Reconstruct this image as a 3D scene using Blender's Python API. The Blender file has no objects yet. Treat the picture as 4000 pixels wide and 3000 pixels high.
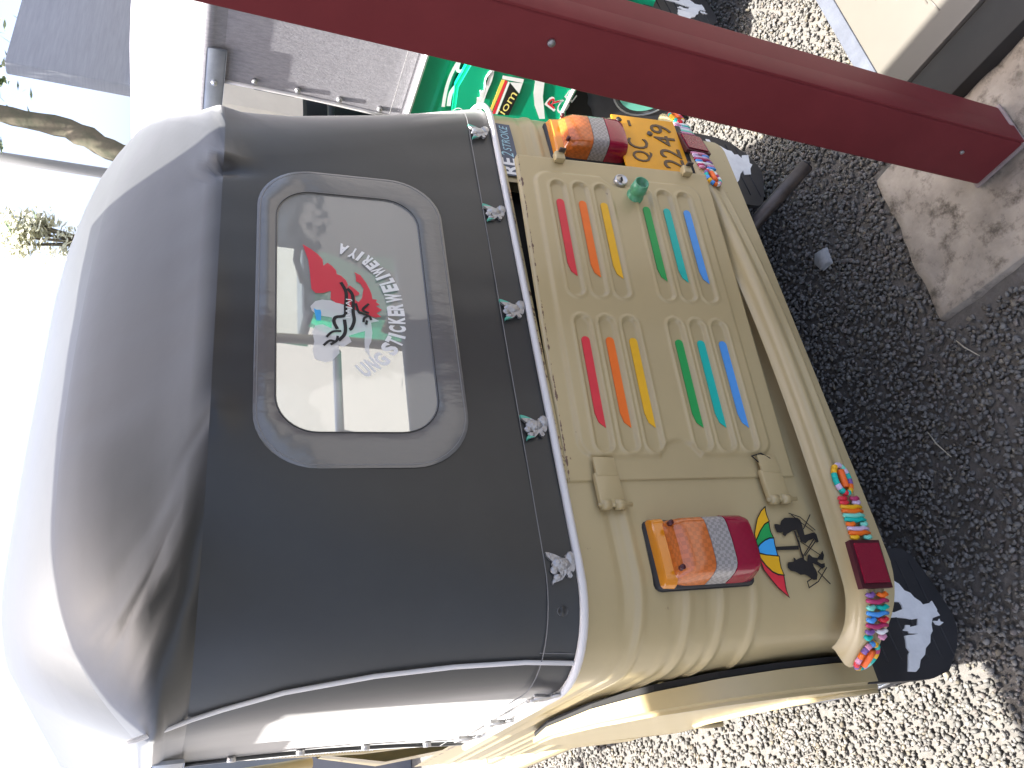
import bpy, bmesh, math, random
import numpy as np
from mathutils import Vector, Matrix, noise as mnoise
rnd = random.Random(7)
scene = bpy.context.scene
COL = scene.collection
R = math.radians

# ------------------------------------------------------------------ camera
cam_d = bpy.data.cameras.new('Camera')
cam_d.sensor_fit = 'HORIZONTAL'; cam_d.sensor_width = 36.0
cam_d.lens = 3100.0 / 4000.0 * 36.0
cam_d.clip_start = 0.02; cam_d.clip_end = 2000
cam = bpy.data.objects.new('Camera', cam_d); COL.objects.link(cam)
# the phone was held on its side: picture right = down, picture up = to the right
ax = Vector((-0.146512, -0.356173, -0.922863)); ay = Vector((0.847513, -0.526326, 0.068582)); az = Vector((-0.510153, -0.77209, 0.378974))
cam.matrix_world = Matrix(((ax.x, ay.x, az.x, -0.86), (ax.y, ay.y, az.y, -1.04), (ax.z, ay.z, az.z, 1.44), (0, 0, 0, 1)))
scene.camera = cam

# ------------------------------------------------------------------ light
SUN_TO = Vector((-0.09, 0.125, 1.0)).normalized()
elev = math.asin(SUN_TO.z); azim = math.atan2(SUN_TO.x, SUN_TO.y)
world = bpy.data.worlds.new('World'); scene.world = world; world.use_nodes = True
nt = world.node_tree; nt.nodes.clear()
sky = nt.nodes.new('ShaderNodeTexSky'); sky.sky_type = 'NISHITA'; sky.sun_disc = False
sky.sun_elevation = elev; sky.sun_rotation = azim; sky.air_density = 0.5; sky.dust_density = 5.0; sky.ozone_density = 1.0
bg = nt.nodes.new('ShaderNodeBackground'); bg.inputs['Strength'].default_value = 0.15
wo = nt.nodes.new('ShaderNodeOutputWorld')
nt.links.new(sky.outputs[0], bg.inputs[0]); nt.links.new(bg.outputs[0], wo.inputs[0])
sun_d = bpy.data.lights.new('Sun', 'SUN'); sun_d.energy = 5.0; sun_d.angle = R(0.53); sun_d.color = (1.0, 0.96, 0.9)
sun = bpy.data.objects.new('Sun', sun_d); COL.objects.link(sun)
sun.rotation_euler = SUN_TO.to_track_quat('Z', 'Y').to_euler(); sun.location = (0, 0, 20)
vs = scene.view_settings
vs.view_transform = 'Standard'; vs.look = 'None'; vs.gamma = 1.0; vs.exposure = 2.0; vs.use_curve_mapping = False

DECALS = {
  'u_or1': [[-0.41,0.515],[-0.418,0.526],[-0.431,0.538],[-0.445,0.546],[-0.458,0.553],[-0.469,0.554],[-0.464,0.549],[-0.453,0.54],[-0.442,0.528],[-0.437,0.517],[-0.425,0.518],[-0.417,0.517]],
  'u_gr': [[-0.438,0.518],[-0.442,0.528],[-0.453,0.54],[-0.464,0.549],[-0.47,0.554],[-0.48,0.554],[-0.475,0.547],[-0.469,0.536],[-0.466,0.526],[-0.467,0.519],[-0.457,0.521],[-0.448,0.52]],
  'u_bl': [[-0.467,0.519],[-0.467,0.527],[-0.47,0.537],[-0.476,0.548],[-0.481,0.554],[-0.491,0.555],[-0.495,0.543],[-0.498,0.522],[-0.488,0.522],[-0.478,0.521]],
  'u_or2': [[-0.498,0.52],[-0.495,0.543],[-0.492,0.556],[-0.5,0.556],[-0.512,0.55],[-0.522,0.541],[-0.527,0.531],[-0.529,0.52],[-0.517,0.523],[-0.507,0.522]],
  'u_rd': [[-0.529,0.521],[-0.528,0.531],[-0.523,0.541],[-0.513,0.55],[-0.501,0.558],[-0.506,0.558],[-0.519,0.556],[-0.534,0.546],[-0.547,0.535],[-0.562,0.515],[-0.551,0.52],[-0.54,0.521]],
  'u_pole': [[-0.482,0.522],[-0.482,0.476],[-0.489,0.478],[-0.488,0.521]],
  'u_table': [[-0.455,0.476],[-0.457,0.472],[-0.468,0.473],[-0.475,0.472],[-0.492,0.474],[-0.503,0.473],[-0.504,0.477],[-0.493,0.477],[-0.478,0.476],[-0.468,0.476]],
  'u_man1': [[-0.443,0.509],[-0.442,0.505],[-0.444,0.498],[-0.437,0.493],[-0.432,0.485],[-0.432,0.474],[-0.433,0.459],[-0.437,0.455],[-0.445,0.455],[-0.457,0.456],[-0.464,0.457],[-0.461,0.441],[-0.46,0.436],[-0.464,0.433],[-0.477,0.434],[-0.479,0.439],[-0.471,0.441],[-0.474,0.453],[-0.479,0.461],[-0.475,0.468],[-0.466,0.469],[-0.454,0.469],[-0.456,0.479],[-0.461,0.491],[-0.465,0.496],[-0.462,0.499],[-0.457,0.497],[-0.458,0.503],[-0.457,0.509],[-0.449,0.51]],
  'u_man2': [[-0.512,0.509],[-0.509,0.506],[-0.509,0.498],[-0.508,0.495],[-0.502,0.494],[-0.503,0.491],[-0.506,0.49],[-0.503,0.481],[-0.503,0.474],[-0.507,0.474],[-0.51,0.47],[-0.5,0.465],[-0.498,0.461],[-0.503,0.457],[-0.505,0.448],[-0.499,0.44],[-0.493,0.433],[-0.501,0.433],[-0.509,0.438],[-0.508,0.448],[-0.511,0.45],[-0.515,0.444],[-0.514,0.437],[-0.52,0.438],[-0.523,0.445],[-0.518,0.45],[-0.513,0.46],[-0.518,0.46],[-0.524,0.457],[-0.531,0.456],[-0.539,0.459],[-0.539,0.466],[-0.532,0.476],[-0.53,0.481],[-0.53,0.489],[-0.525,0.497],[-0.523,0.506],[-0.518,0.51]],
  'us_0': [[-0.424,0.474],[-0.432,0.454],[-0.457,0.433]],
  'us_1': [[-0.427,0.47],[-0.443,0.455],[-0.459,0.438]],
  'us_2': [[-0.428,0.432],[-0.454,0.456]],
  'us_3': [[-0.475,0.471],[-0.501,0.441]],
  'us_4': [[-0.472,0.442],[-0.5,0.474]],
  'us_5': [[-0.475,0.439],[-0.501,0.472]],
  'us_6': [[-0.521,0.436],[-0.542,0.458],[-0.55,0.477],[-0.541,0.479],[-0.537,0.47]],
  'us_7': [[-0.527,0.455],[-0.547,0.435]],
  'us_8': [[-0.522,0.448],[-0.528,0.456]],
  'flapL': [[-0.484,0.225],[-0.479,0.216],[-0.482,0.209],[-0.492,0.208],[-0.5,0.204],[-0.506,0.193],[-0.517,0.19],[-0.524,0.179],[-0.537,0.172],[-0.542,0.16],[-0.551,0.155],[-0.559,0.144],[-0.565,0.141],[-0.563,0.123],[-0.559,0.115],[-0.567,0.113],[-0.576,0.111],[-0.579,0.113],[-0.587,0.11],[-0.591,0.131],[-0.602,0.14],[-0.614,0.144],[-0.621,0.153],[-0.634,0.161],[-0.643,0.177],[-0.654,0.185],[-0.662,0.2],[-0.675,0.21],[-0.681,0.221],[-0.679,0.239],[-0.667,0.232],[-0.652,0.224],[-0.647,0.218],[-0.639,0.221],[-0.626,0.216],[-0.619,0.215],[-0.618,0.205],[-0.618,0.192],[-0.617,0.181],[-0.615,0.202],[-0.611,0.202],[-0.609,0.215],[-0.606,0.208],[-0.6,0.203],[-0.601,0.193],[-0.604,0.194],[-0.602,0.175],[-0.59,0.167],[-0.591,0.183],[-0.588,0.195],[-0.585,0.218],[-0.585,0.255],[-0.576,0.249],[-0.576,0.217],[-0.571,0.194],[-0.564,0.193],[-0.558,0.195],[-0.557,0.205],[-0.559,0.218],[-0.553,0.226],[-0.544,0.227],[-0.532,0.229],[-0.537,0.225],[-0.529,0.215],[-0.523,0.212],[-0.52,0.227],[-0.51,0.224],[-0.494,0.222]],
  'flapL2': [[-0.596,0.132],[-0.597,0.122],[-0.593,0.115],[-0.598,0.115],[-0.6,0.108],[-0.605,0.12],[-0.603,0.129]],
  'flapR': [[0.675,0.224],[0.676,0.213],[0.659,0.208],[0.659,0.185],[0.648,0.167],[0.647,0.152],[0.635,0.147],[0.638,0.135],[0.625,0.126],[0.638,0.121],[0.644,0.099],[0.612,0.106],[0.608,0.099],[0.59,0.112],[0.568,0.118],[0.562,0.14],[0.578,0.139],[0.562,0.153],[0.536,0.167],[0.511,0.191],[0.489,0.203],[0.479,0.215],[0.459,0.223],[0.461,0.232],[0.482,0.233],[0.505,0.236],[0.534,0.228],[0.555,0.223],[0.562,0.214],[0.558,0.201],[0.568,0.189],[0.581,0.191],[0.58,0.215],[0.571,0.243],[0.586,0.234],[0.595,0.203],[0.614,0.181],[0.619,0.186],[0.609,0.209],[0.621,0.214],[0.637,0.211],[0.649,0.213]],
  'flapRout': [[0.706,0.27],[0.696,0.21],[0.704,0.14],[0.704,0.107],[0.69,0.08],[0.664,0.067],[0.62,0.074],[0.551,0.094],[0.47,0.122],[0.418,0.144]],
  'flapLout': [[-0.464,0.232],[-0.459,0.205],[-0.453,0.158],[-0.455,0.133],[-0.467,0.124],[-0.501,0.109],[-0.547,0.087],[-0.588,0.077],[-0.602,0.081],[-0.638,0.107],[-0.684,0.147],[-0.693,0.183],[-0.694,0.223],[-0.69,0.288]],
  'w_red': [[0.102,1.27],[0.093,1.257],[0.082,1.245],[0.071,1.237],[0.057,1.236],[0.064,1.229],[0.057,1.221],[0.048,1.215],[0.04,1.214],[0.037,1.207],[0.028,1.199],[0.018,1.196],[0.011,1.199],[0.017,1.193],[0.01,1.185],[0.001,1.177],[-0.004,1.18],[-0.005,1.185],[-0.014,1.185],[-0.018,1.18],[-0.01,1.174],[0.011,1.17],[0.022,1.175],[0.027,1.182],[0.041,1.182],[0.047,1.184],[0.041,1.174],[0.025,1.165],[0.012,1.16],[0.001,1.157],[-0.01,1.156],[-0.011,1.148],[-0.016,1.151],[-0.021,1.144],[-0.025,1.151],[-0.032,1.141],[-0.04,1.151],[-0.047,1.143],[-0.049,1.153],[-0.046,1.163],[-0.039,1.172],[-0.036,1.182],[-0.03,1.195],[-0.025,1.203],[-0.022,1.218],[-0.015,1.226],[0.003,1.225],[-0.003,1.238],[-0.004,1.25],[0.005,1.257],[0.025,1.258],[0.044,1.259],[0.067,1.261]],
  'w_white': [[-0.032,1.259],[-0.021,1.251],[-0.017,1.24],[-0.018,1.226],[-0.026,1.204],[-0.038,1.182],[-0.041,1.173],[-0.056,1.147],[-0.06,1.161],[-0.081,1.16],[-0.099,1.163],[-0.108,1.167],[-0.13,1.167],[-0.117,1.174],[-0.1,1.174],[-0.078,1.172],[-0.081,1.18],[-0.089,1.199],[-0.101,1.195],[-0.112,1.209],[-0.108,1.216],[-0.124,1.215],[-0.139,1.227],[-0.143,1.238],[-0.137,1.254],[-0.12,1.257],[-0.103,1.254],[-0.083,1.257],[-0.071,1.252],[-0.068,1.24],[-0.076,1.226],[-0.053,1.225],[-0.051,1.242],[-0.042,1.246],[-0.047,1.251],[-0.041,1.257]],
  'w_blue': [[-0.036,1.254],[-0.039,1.25],[-0.039,1.243],[-0.045,1.242],[-0.061,1.243],[-0.061,1.25],[-0.048,1.252]],
  'ws_0': [[0.022,1.208],[-0.0,1.2],[-0.03,1.202],[-0.048,1.204],[-0.053,1.219],[-0.063,1.222],[-0.077,1.217]],
  'ws_1': [[0.009,1.198],[0.0,1.191],[-0.014,1.189],[-0.04,1.19],[-0.058,1.189],[-0.074,1.194],[-0.077,1.198]],
  'ws_2': [[-0.057,1.205],[-0.077,1.204],[-0.089,1.207],[-0.1,1.216]],
  'ws_3': [[-0.094,1.235],[-0.083,1.225],[-0.081,1.211]],
  'ws_4': [[-0.111,1.24],[-0.101,1.23],[-0.102,1.22],[-0.091,1.217]],
  'ws_5': [[-0.109,1.229],[-0.102,1.22]],
  'ws_6': [[-0.022,1.185],[-0.04,1.181],[-0.043,1.176],[-0.048,1.164],[-0.056,1.161]],
  'ws_7': [[-0.061,1.174],[-0.052,1.172],[-0.047,1.164]],
  'ws_8': [[-0.066,1.17],[-0.057,1.168]],
  'ws_9': [[-0.022,1.163],[-0.035,1.174],[-0.042,1.164]],
  'w_bajaj': [[-0.055,1.198],[-0.015,1.196]],
  'w_text': [[-0.156,1.178],[-0.145,1.164],[-0.135,1.149],[-0.113,1.134],[-0.098,1.125],[-0.086,1.12],[-0.072,1.118],[-0.054,1.118],[-0.039,1.118],[-0.026,1.119],[-0.006,1.12],[0.015,1.125],[0.029,1.13],[0.039,1.135],[0.051,1.142],[0.064,1.152],[0.075,1.162],[0.083,1.173],[0.089,1.184],[0.096,1.202]],
  'g_s0': [[0.44,0.783],[0.379,0.792],[0.322,0.793],[0.266,0.784]],
  'g_s1': [[0.433,0.768],[0.387,0.775],[0.349,0.764],[0.323,0.753],[0.32,0.732],[0.335,0.711],[0.361,0.697],[0.407,0.687]],
  'g_s2': [[0.262,0.692],[0.3,0.686],[0.352,0.685],[0.417,0.678]],
  'g_s3': [[0.264,0.734],[0.285,0.729],[0.32,0.699],[0.365,0.689]],
  'g_s4': [[0.266,0.784],[0.299,0.783],[0.308,0.773],[0.292,0.756],[0.264,0.755]],
  'g_s5': [[0.265,0.748],[0.308,0.738]],
  'g_s6': [[0.373,0.757],[0.386,0.735]],
  'g_s7': [[0.364,0.722],[0.338,0.723]],
  'g_s8': [[0.32,0.699],[0.293,0.704],[0.266,0.698]],
  'g_pent': [[0.388,0.734],[0.364,0.722],[0.387,0.704],[0.414,0.702],[0.421,0.731],[0.396,0.739]],
  'g_yel': [[0.288,0.653],[0.286,0.643],[0.417,0.639],[0.419,0.647]],
  'g_red': [[0.287,0.643],[0.288,0.634],[0.415,0.626],[0.416,0.635]],
  'g_wh': [[0.289,0.632],[0.291,0.626],[0.413,0.619],[0.415,0.625]],
  'g_dk': [[0.293,0.625],[0.324,0.585],[0.409,0.583],[0.415,0.617]],
  'g_tri': [[0.29,0.627],[0.284,0.588],[0.322,0.584]],
  'g_bar': [[0.273,0.655],[0.269,0.59],[0.283,0.588],[0.285,0.652]],
  'g_band': [[0.263,0.556],[0.262,0.527],[0.314,0.51],[0.393,0.468],[0.398,0.485],[0.353,0.52],[0.31,0.542]],
  'g_om': [[0.399,0.603],[0.329,0.606]],
  'g_R': [[0.349,0.468],[0.298,0.471]],
  'g_C': [[0.359,0.43],[0.276,0.433]],
  'g_arch': [[0.264,0.404],[0.294,0.408],[0.325,0.399],[0.375,0.367]],
  'eagle': [[0.023,0.02],[0.022,0.015],[0.019,0.007],[0.016,0.001],[0.012,-0.005],[0.01,-0.007],[0.01,-0.009],[0.013,-0.01],[0.015,-0.009],[0.017,-0.011],[0.016,-0.013],[0.014,-0.013],[0.015,-0.016],[0.012,-0.015],[0.01,-0.013],[0.006,-0.013],[0.005,-0.017],[0.008,-0.021],[0.006,-0.023],[0.003,-0.024],[-0.003,-0.023],[-0.007,-0.021],[-0.009,-0.019],[-0.007,-0.014],[-0.011,-0.016],[-0.014,-0.017],[-0.017,-0.014],[-0.016,-0.01],[-0.01,-0.008],[-0.014,-0.004],[-0.018,0.0],[-0.02,0.008],[-0.021,0.013],[-0.024,0.015],[-0.019,0.015],[-0.015,0.012],[-0.011,0.008],[-0.011,0.001],[-0.007,0.003],[-0.005,0.006],[-0.003,0.008],[-0.006,0.011],[-0.004,0.014],[-0.001,0.015],[0.002,0.012],[0.003,0.005],[0.004,0.002],[0.007,0.005],[0.008,0.01],[0.012,0.015],[0.017,0.019]],
}

# ------------------------------------------------------------------ materials
def mat(name, col, rough=0.5, metal=0.0, coat=0.0, var=0.0, vscale=8.0, bump=0.0, bscale=60.0, spec=0.5, col2=None, stretch=None, alpha=1.0, trans=0.0, mscale=None, mlo=.45, mhi=.6, mcol=None, sheen=0.0):
    m = bpy.data.materials.new(name); m.use_nodes = True
    n = m.node_tree.nodes; l = m.node_tree.links; b = n['Principled BSDF']
    b.inputs['Base Color'].default_value = (*col, 1); b.inputs['Roughness'].default_value = rough
    b.inputs['Metallic'].default_value = metal; b.inputs['Specular IOR Level'].default_value = spec
    b.inputs['Coat Weight'].default_value = coat; b.inputs['Coat Roughness'].default_value = 0.12
    b.inputs['Alpha'].default_value = alpha; b.inputs['Transmission Weight'].default_value = trans
    b.inputs['Sheen Weight'].default_value = sheen; b.inputs['Sheen Roughness'].default_value = .4
    tc = n.new('ShaderNodeTexCoord'); src = tc.outputs['Object']
    if stretch:
        mp = n.new('ShaderNodeMapping'); mp.inputs['Scale'].default_value = stretch; l.new(src, mp.inputs[0]); src = mp.outputs[0]
    colout = None
    if var or col2:
        nz = n.new('ShaderNodeTexNoise'); nz.inputs['Scale'].default_value = vscale; nz.inputs['Detail'].default_value = 6; nz.inputs['Roughness'].default_value = .65
        l.new(src, nz.inputs[0])
        mx = n.new('ShaderNodeMix'); mx.data_type = 'RGBA'
        c2 = col2 if col2 else tuple(c * (1 - var) for c in col)
        mx.inputs[6].default_value = (*c2, 1); mx.inputs[7].default_value = (*[min(1, c * (1 + var * .6)) for c in col], 1)
        rp = n.new('ShaderNodeMapRange'); rp.inputs[1].default_value = .3; rp.inputs[2].default_value = .7
        l.new(nz.outputs[0], rp.inputs[0]); l.new(rp.outputs[0], mx.inputs[0]); colout = mx.outputs[2]
        l.new(colout, b.inputs['Base Color'])
    if mcol:
        nz3 = n.new('ShaderNodeTexNoise'); nz3.inputs['Scale'].default_value = mscale or 20; nz3.inputs['Detail'].default_value = 9; nz3.inputs['Roughness'].default_value = .7
        l.new(src, nz3.inputs[0])
        rp3 = n.new('ShaderNodeMapRange'); rp3.inputs[1].default_value = mlo; rp3.inputs[2].default_value = mhi; l.new(nz3.outputs[0], rp3.inputs[0])
        mx3 = n.new('ShaderNodeMix'); mx3.data_type = 'RGBA'; mx3.inputs[6].default_value = (*col, 1); mx3.inputs[7].default_value = (*mcol, 1)
        if colout: l.new(colout, mx3.inputs[6])
        l.new(rp3.outputs[0], mx3.inputs[0]); l.new(mx3.outputs[2], b.inputs['Base Color']); colout = mx3.outputs[2]
    if bump:
        nb = n.new('ShaderNodeTexNoise'); nb.inputs['Scale'].default_value = bscale; nb.inputs['Detail'].default_value = 4
        l.new(src, nb.inputs[0]); bp = n.new('ShaderNodeBump'); bp.inputs['Strength'].default_value = bump; bp.inputs['Distance'].default_value = 0.004
        l.new(nb.outputs[0], bp.inputs['Height']); l.new(bp.outputs[0], b.inputs['Normal'])
    return m

def paint(name, col, rust_z=None):
    """aged body paint: faint blotches, scuffs, specks of rust, more of them along the seam under the hood hem"""
    m = mat(name, col, rough=.36, coat=.25, var=.06, vscale=4.0, bump=.03, bscale=9)
    n = m.node_tree.nodes; l = m.node_tree.links; b = n['Principled BSDF']
    base = b.inputs['Base Color'].links[0].from_socket
    tc = n.new('ShaderNodeTexCoord')
    nz = n.new('ShaderNodeTexNoise'); nz.inputs['Scale'].default_value = 42; nz.inputs['Detail'].default_value = 8; nz.inputs['Roughness'].default_value = .7
    l.new(tc.outputs['Object'], nz.inputs[0])
    fac = nz.outputs[0]
    sep = n.new('ShaderNodeSeparateXYZ'); l.new(tc.outputs['Object'], sep.inputs[0])
    z0, zw = rust_z if rust_z else (-10, .01)
    d = n.new('ShaderNodeMath'); d.operation = 'SUBTRACT'; l.new(sep.outputs[2], d.inputs[0]); d.inputs[1].default_value = z0
    a = n.new('ShaderNodeMath'); a.operation = 'ABSOLUTE'; l.new(d.outputs[0], a.inputs[0])
    mr = n.new('ShaderNodeMapRange'); mr.inputs[1].default_value = 0; mr.inputs[2].default_value = zw; mr.inputs[3].default_value = .22; mr.inputs[4].default_value = 0.0
    l.new(a.outputs[0], mr.inputs[0])
    ad = n.new('ShaderNodeMath'); ad.operation = 'ADD'; l.new(fac, ad.inputs[0]); l.new(mr.outputs[0], ad.inputs[1])
    th = n.new('ShaderNodeMapRange'); th.inputs[1].default_value = .69; th.inputs[2].default_value = .72; l.new(ad.outputs[0], th.inputs[0])
    mx = n.new('ShaderNodeMix'); mx.data_type = 'RGBA'; l.new(base, mx.inputs[6]); mx.inputs[7].default_value = (.13, .07, .04, 1); l.new(th.outputs[0], mx.inputs[0])
    # fine scratches
    l.new(mx.outputs[2], b.inputs['Base Color'])
    return m

KHAKI = paint('khaki_paint', (.47, .38, .20), (.872, .012))
KHAKI_D = paint('khaki_door_paint', (.48, .385, .20), (.86, .004))
GREEN = paint('green_paint', (.0, .40, .20))
VINYL = mat('black_vinyl', (.025, .0272, .0266), rough=.36, bump=.22, bscale=7, var=.2, vscale=5, spec=.5, sheen=.5)
DENIM = mat('grey_fabric', (.31, .305, .33), rough=.8, var=.2, vscale=45, bump=.25, bscale=120, stretch=(1, 3.5, 1))
PIPING = mat('white_piping', (.72, .71, .70), rough=.5)
STITCH = mat('grey_thread', (.22, .22, .22), rough=.8)
CLEARBAND = mat('clear_vinyl_band', (.15, .152, .148), rough=.16, bump=1.0, bscale=22, coat=.6, stretch=(1, 1, .4))
RUBBER = mat('black_rubber', (.03, .03, .032), rough=.55, var=.3, vscale=6, bump=.2, bscale=30)
TYRE = mat('tyre_rubber', (.045, .047, .055), rough=.6, var=.3, vscale=15)
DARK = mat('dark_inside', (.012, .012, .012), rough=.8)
STEEL = mat('bright_steel', (.55, .56, .58), rough=.35, metal=1.0, var=.1)
SILVER = mat('silver_plating', (.42, .42, .42), rough=.36, metal=.75, bump=.6, bscale=220)
TEALTIP = mat('green_enamel', (.10, .45, .33), rough=.35, bump=.5, bscale=200)
EXH = mat('exhaust_steel', (.12, .105, .095), rough=.5, metal=.7, var=.4, vscale=20)
AMBER = mat('amber_lens', (.55, .14, .025), rough=.14, coat=.6, bump=.0)
AMBER2 = mat('amber_lens_rim', (.72, .25, .012), rough=.12, coat=.6)
CLEAR = mat('clear_lens', (.34, .32, .30), rough=.15, coat=.5)
REDL = mat('red_lens', (.30, .006, .035), rough=.14, coat=.6)
for mm, sc in ((AMBER, 150), (CLEAR, 190), (REDL, 150)):
    n = mm.node_tree.nodes; l = mm.node_tree.links
    tc = n.new('ShaderNodeTexCoord'); br = n.new('ShaderNodeTexChecker'); br.inputs['Scale'].default_value = sc
    bp = n.new('ShaderNodeBump'); bp.inputs['Strength'].default_value = .30 if mm is not REDL else .08; bp.inputs['Distance'].default_value = .002
    l.new(tc.outputs['Object'], br.inputs[0]); l.new(br.outputs[1], bp.inputs['Height']); l.new(bp.outputs[0], n['Principled BSDF'].inputs['Normal'])
    bc = n['Principled BSDF'].inputs['Base Color'].default_value; k_ = .03 if mm is REDL else .10 if mm is AMBER else .16
    br.inputs['Color1'].default_value = tuple(min(1, c * (1 + k_)) for c in bc[:3]) + (1,); br.inputs['Color2'].default_value = tuple(c * (1 - k_) for c in bc[:3]) + (1,)
    l.new(br.outputs[0], n['Principled BSDF'].inputs['Base Color'])
REFLECT = mat('red_reflector', (.24, .008, .03), rough=.2, coat=.5, bump=.2, bscale=300)
MAROON = mat('maroon_plastic', (.07, .012, .018), rough=.4)
PLATE = mat('yellow_plate', (.78, .36, .012), rough=.4, var=.08, vscale=20)
PLATEINK = mat('plate_lettering', (.10, .06, .03), rough=.5)
GREENP = mat('green_anodised', (.10, .36, .19), rough=.35, coat=.3)
POST = mat('red_oxide_paint', (.185, .034, .037), rough=.5, spec=.08, var=.14, vscale=5, bump=.05, bscale=40, mcol=(.32, .10, .09), mscale=26, mlo=.70, mhi=.78)
CONC = mat('rough_concrete', (.38, .33, .265), rough=.9, var=.35, vscale=9, bump=1.0, bscale=45, mcol=(.12, .10, .075), mscale=22, mlo=.50, mhi=.66)
SLAB = mat('cream_tile', (.125, .115, .098), rough=.35, var=.06, vscale=6)
KERB = mat('blue_grey_kerb', (.085, .095, .12), rough=.8, var=.3, vscale=18, bump=.4)
GLASS = None
def flat(name, col, rough=.45, coat=0.0, var=.06): return mat(name, col, rough=rough, coat=coat, var=var, vscale=30)
C_RED = flat('red_vinyl', (.72, .03, .05)); C_ORG = flat('orange_vinyl', (.90, .17, .01)); C_YEL = flat('yellow_vinyl', (.86, .47, .01))
C_GRN = flat('green_vinyl', (.01, .36, .08)); C_TEA = flat('teal_vinyl', (.0, .50, .42)); C_BLU = flat('blue_vinyl', (.08, .34, .80))
C_WHT = flat('white_vinyl', (.84, .85, .84)); C_BLK = flat('black_vinyl_print', (.010, .009, .009), rough=.6); C_SKY = flat('sky_blue_vinyl', (.05, .42, .86))
C_PINK = flat('pink_cord', (.70, .30, .45)); C_PUR = flat('purple_cord', (.22, .11, .35)); C_MAG = flat('magenta_cord', (.48, .04, .14)); C_LIL = flat('lilac_cord', (.62, .50, .68))
C_MNT = flat('mint_enamel', (.22, .72, .56)); C_NAVY = flat('navy_sticker', (.07, .09, .13)); C_LBL = flat('light_blue_print', (.35, .60, .68)); C_TORN = mat('torn_white_film', (.86, .87, .86), rough=.5, var=.12, vscale=30)
C_ORB = flat('bright_orange_cord', (.95, .16, .02))
SEAT = mat('grey_seat_vinyl', (.10, .105, .11), rough=.4, bump=.2, bscale=30)
CLIGHT = mat('white_translucent_film', (.75, .76, .76), rough=.5, alpha=.78)
C_REDT = mat('red_translucent_film', (.72, .03, .06), rough=.45, alpha=.88)

def glassmat(name, tint=(.82, .86, .84), refl=1.0, rough=.05, haze=.06):
    m = bpy.data.materials.new(name); m.use_nodes = True
    n = m.node_tree.nodes; l = m.node_tree.links; n.clear()
    out = n.new('ShaderNodeOutputMaterial'); tr = n.new('ShaderNodeBsdfTransparent'); tr.inputs[0].default_value = (*tint, 1)
    gl = n.new('ShaderNodeBsdfGlossy'); gl.inputs['Roughness'].default_value = rough
    df = n.new('ShaderNodeBsdfDiffuse'); df.inputs[0].default_value = (.6, .62, .6, 1)
    fr = n.new('ShaderNodeFresnel'); fr.inputs[0].default_value = 1.5
    tc = n.new('ShaderNodeTexCoord'); nz = n.new('ShaderNodeTexNoise'); nz.inputs['Scale'].default_value = 7; nz.inputs['Detail'].default_value = 3
    bp = n.new('ShaderNodeBump'); bp.inputs['Strength'].default_value = .35; bp.inputs['Distance'].default_value = .01
    l.new(tc.outputs['Object'], nz.inputs[0]); l.new(nz.outputs[0], bp.inputs['Height']); l.new(bp.outputs[0], gl.inputs['Normal'])
    ml = n.new('ShaderNodeMath'); ml.operation = 'MULTIPLY'; ml.inputs[1].default_value = refl; l.new(fr.outputs[0], ml.inputs[0])
    m0 = n.new('ShaderNodeMixShader'); m0.inputs[0].default_value = haze; l.new(tr.outputs[0], m0.inputs[1]); l.new(df.outputs[0], m0.inputs[2])
    ms = n.new('ShaderNodeMixShader'); l.new(ml.outputs[0], ms.inputs[0]); l.new(m0.outputs[0], ms.inputs[1]); l.new(gl.outputs[0], ms.inputs[2]); l.new(ms.outputs[0], out.inputs[0])
    return m
GLASS = glassmat('clear_vinyl_pane', refl=2.4, rough=.06, haze=.40)
WIND = glassmat('windscreen_glass', tint=(.9, .95, .93), rough=.02, haze=.01)

# ------------------------------------------------------------------ mesh helpers
def obj(name, V, F, m, parent=None, smooth=False, loc=None, fm=None, sharp=None):
    me = bpy.data.meshes.new(name)
    me.from_pydata([tuple(v) for v in V], [], [tuple(f) for f in F]); me.update()
    for mm in (m if isinstance(m, (list, tuple)) else [m]): me.materials.append(mm)
    if fm: me.polygons.foreach_set('material_index', fm)
    if smooth: me.polygons.foreach_set('use_smooth', [True] * len(me.polygons))
    o = bpy.data.objects.new(name, me); COL.objects.link(o)
    if parent is not None: o.parent = parent
    if loc: o.location = loc
    return o
def empty(name, loc=(0, 0, 0), label=None, cat=None, group=None):
    o = bpy.data.objects.new(name, None); COL.objects.link(o); o.location = loc; o.empty_display_size = .1
    if label: tag(o, label, cat, group)
    return o
def tag(o, label=None, cat=None, group=None, kind=None):
    if label: o['label'] = label
    if cat: o['category'] = cat
    if group: o['group'] = group
    if kind: o['kind'] = kind
    return o
def bm_obj(name, bm, m, parent=None, smooth=False, angle=None):
    me = bpy.data.meshes.new(name)
    bmesh.ops.recalc_face_normals(bm, faces=bm.faces)
    if smooth and angle:
        for e in bm.edges:
            if len(e.link_faces) == 2 and e.calc_face_angle(0) > angle: e.smooth = False
    bm.to_mesh(me); bm.free()
    for mm in (m if isinstance(m, (list, tuple)) else [m]): me.materials.append(mm)
    if smooth: me.polygons.foreach_set('use_smooth', [True] * len(me.polygons))
    o = bpy.data.objects.new(name, me); COL.objects.link(o)
    if parent is not None: o.parent = parent
    return o
def boxbm(c, s, bev=0.0, seg=2, rot=None):
    bm = bmesh.new(); bmesh.ops.create_cube(bm, size=1)
    for v in bm.verts: v.co = Vector((v.co.x * s[0], v.co.y * s[1], v.co.z * s[2]))
    if bev: bmesh.ops.bevel(bm, geom=list(bm.edges), offset=bev, segments=seg, affect='EDGES', profile=.5)
    if rot: bmesh.ops.transform(bm, matrix=rot.to_4x4(), verts=bm.verts)
    for v in bm.verts: v.co += Vector(c)
    return bm
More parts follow.
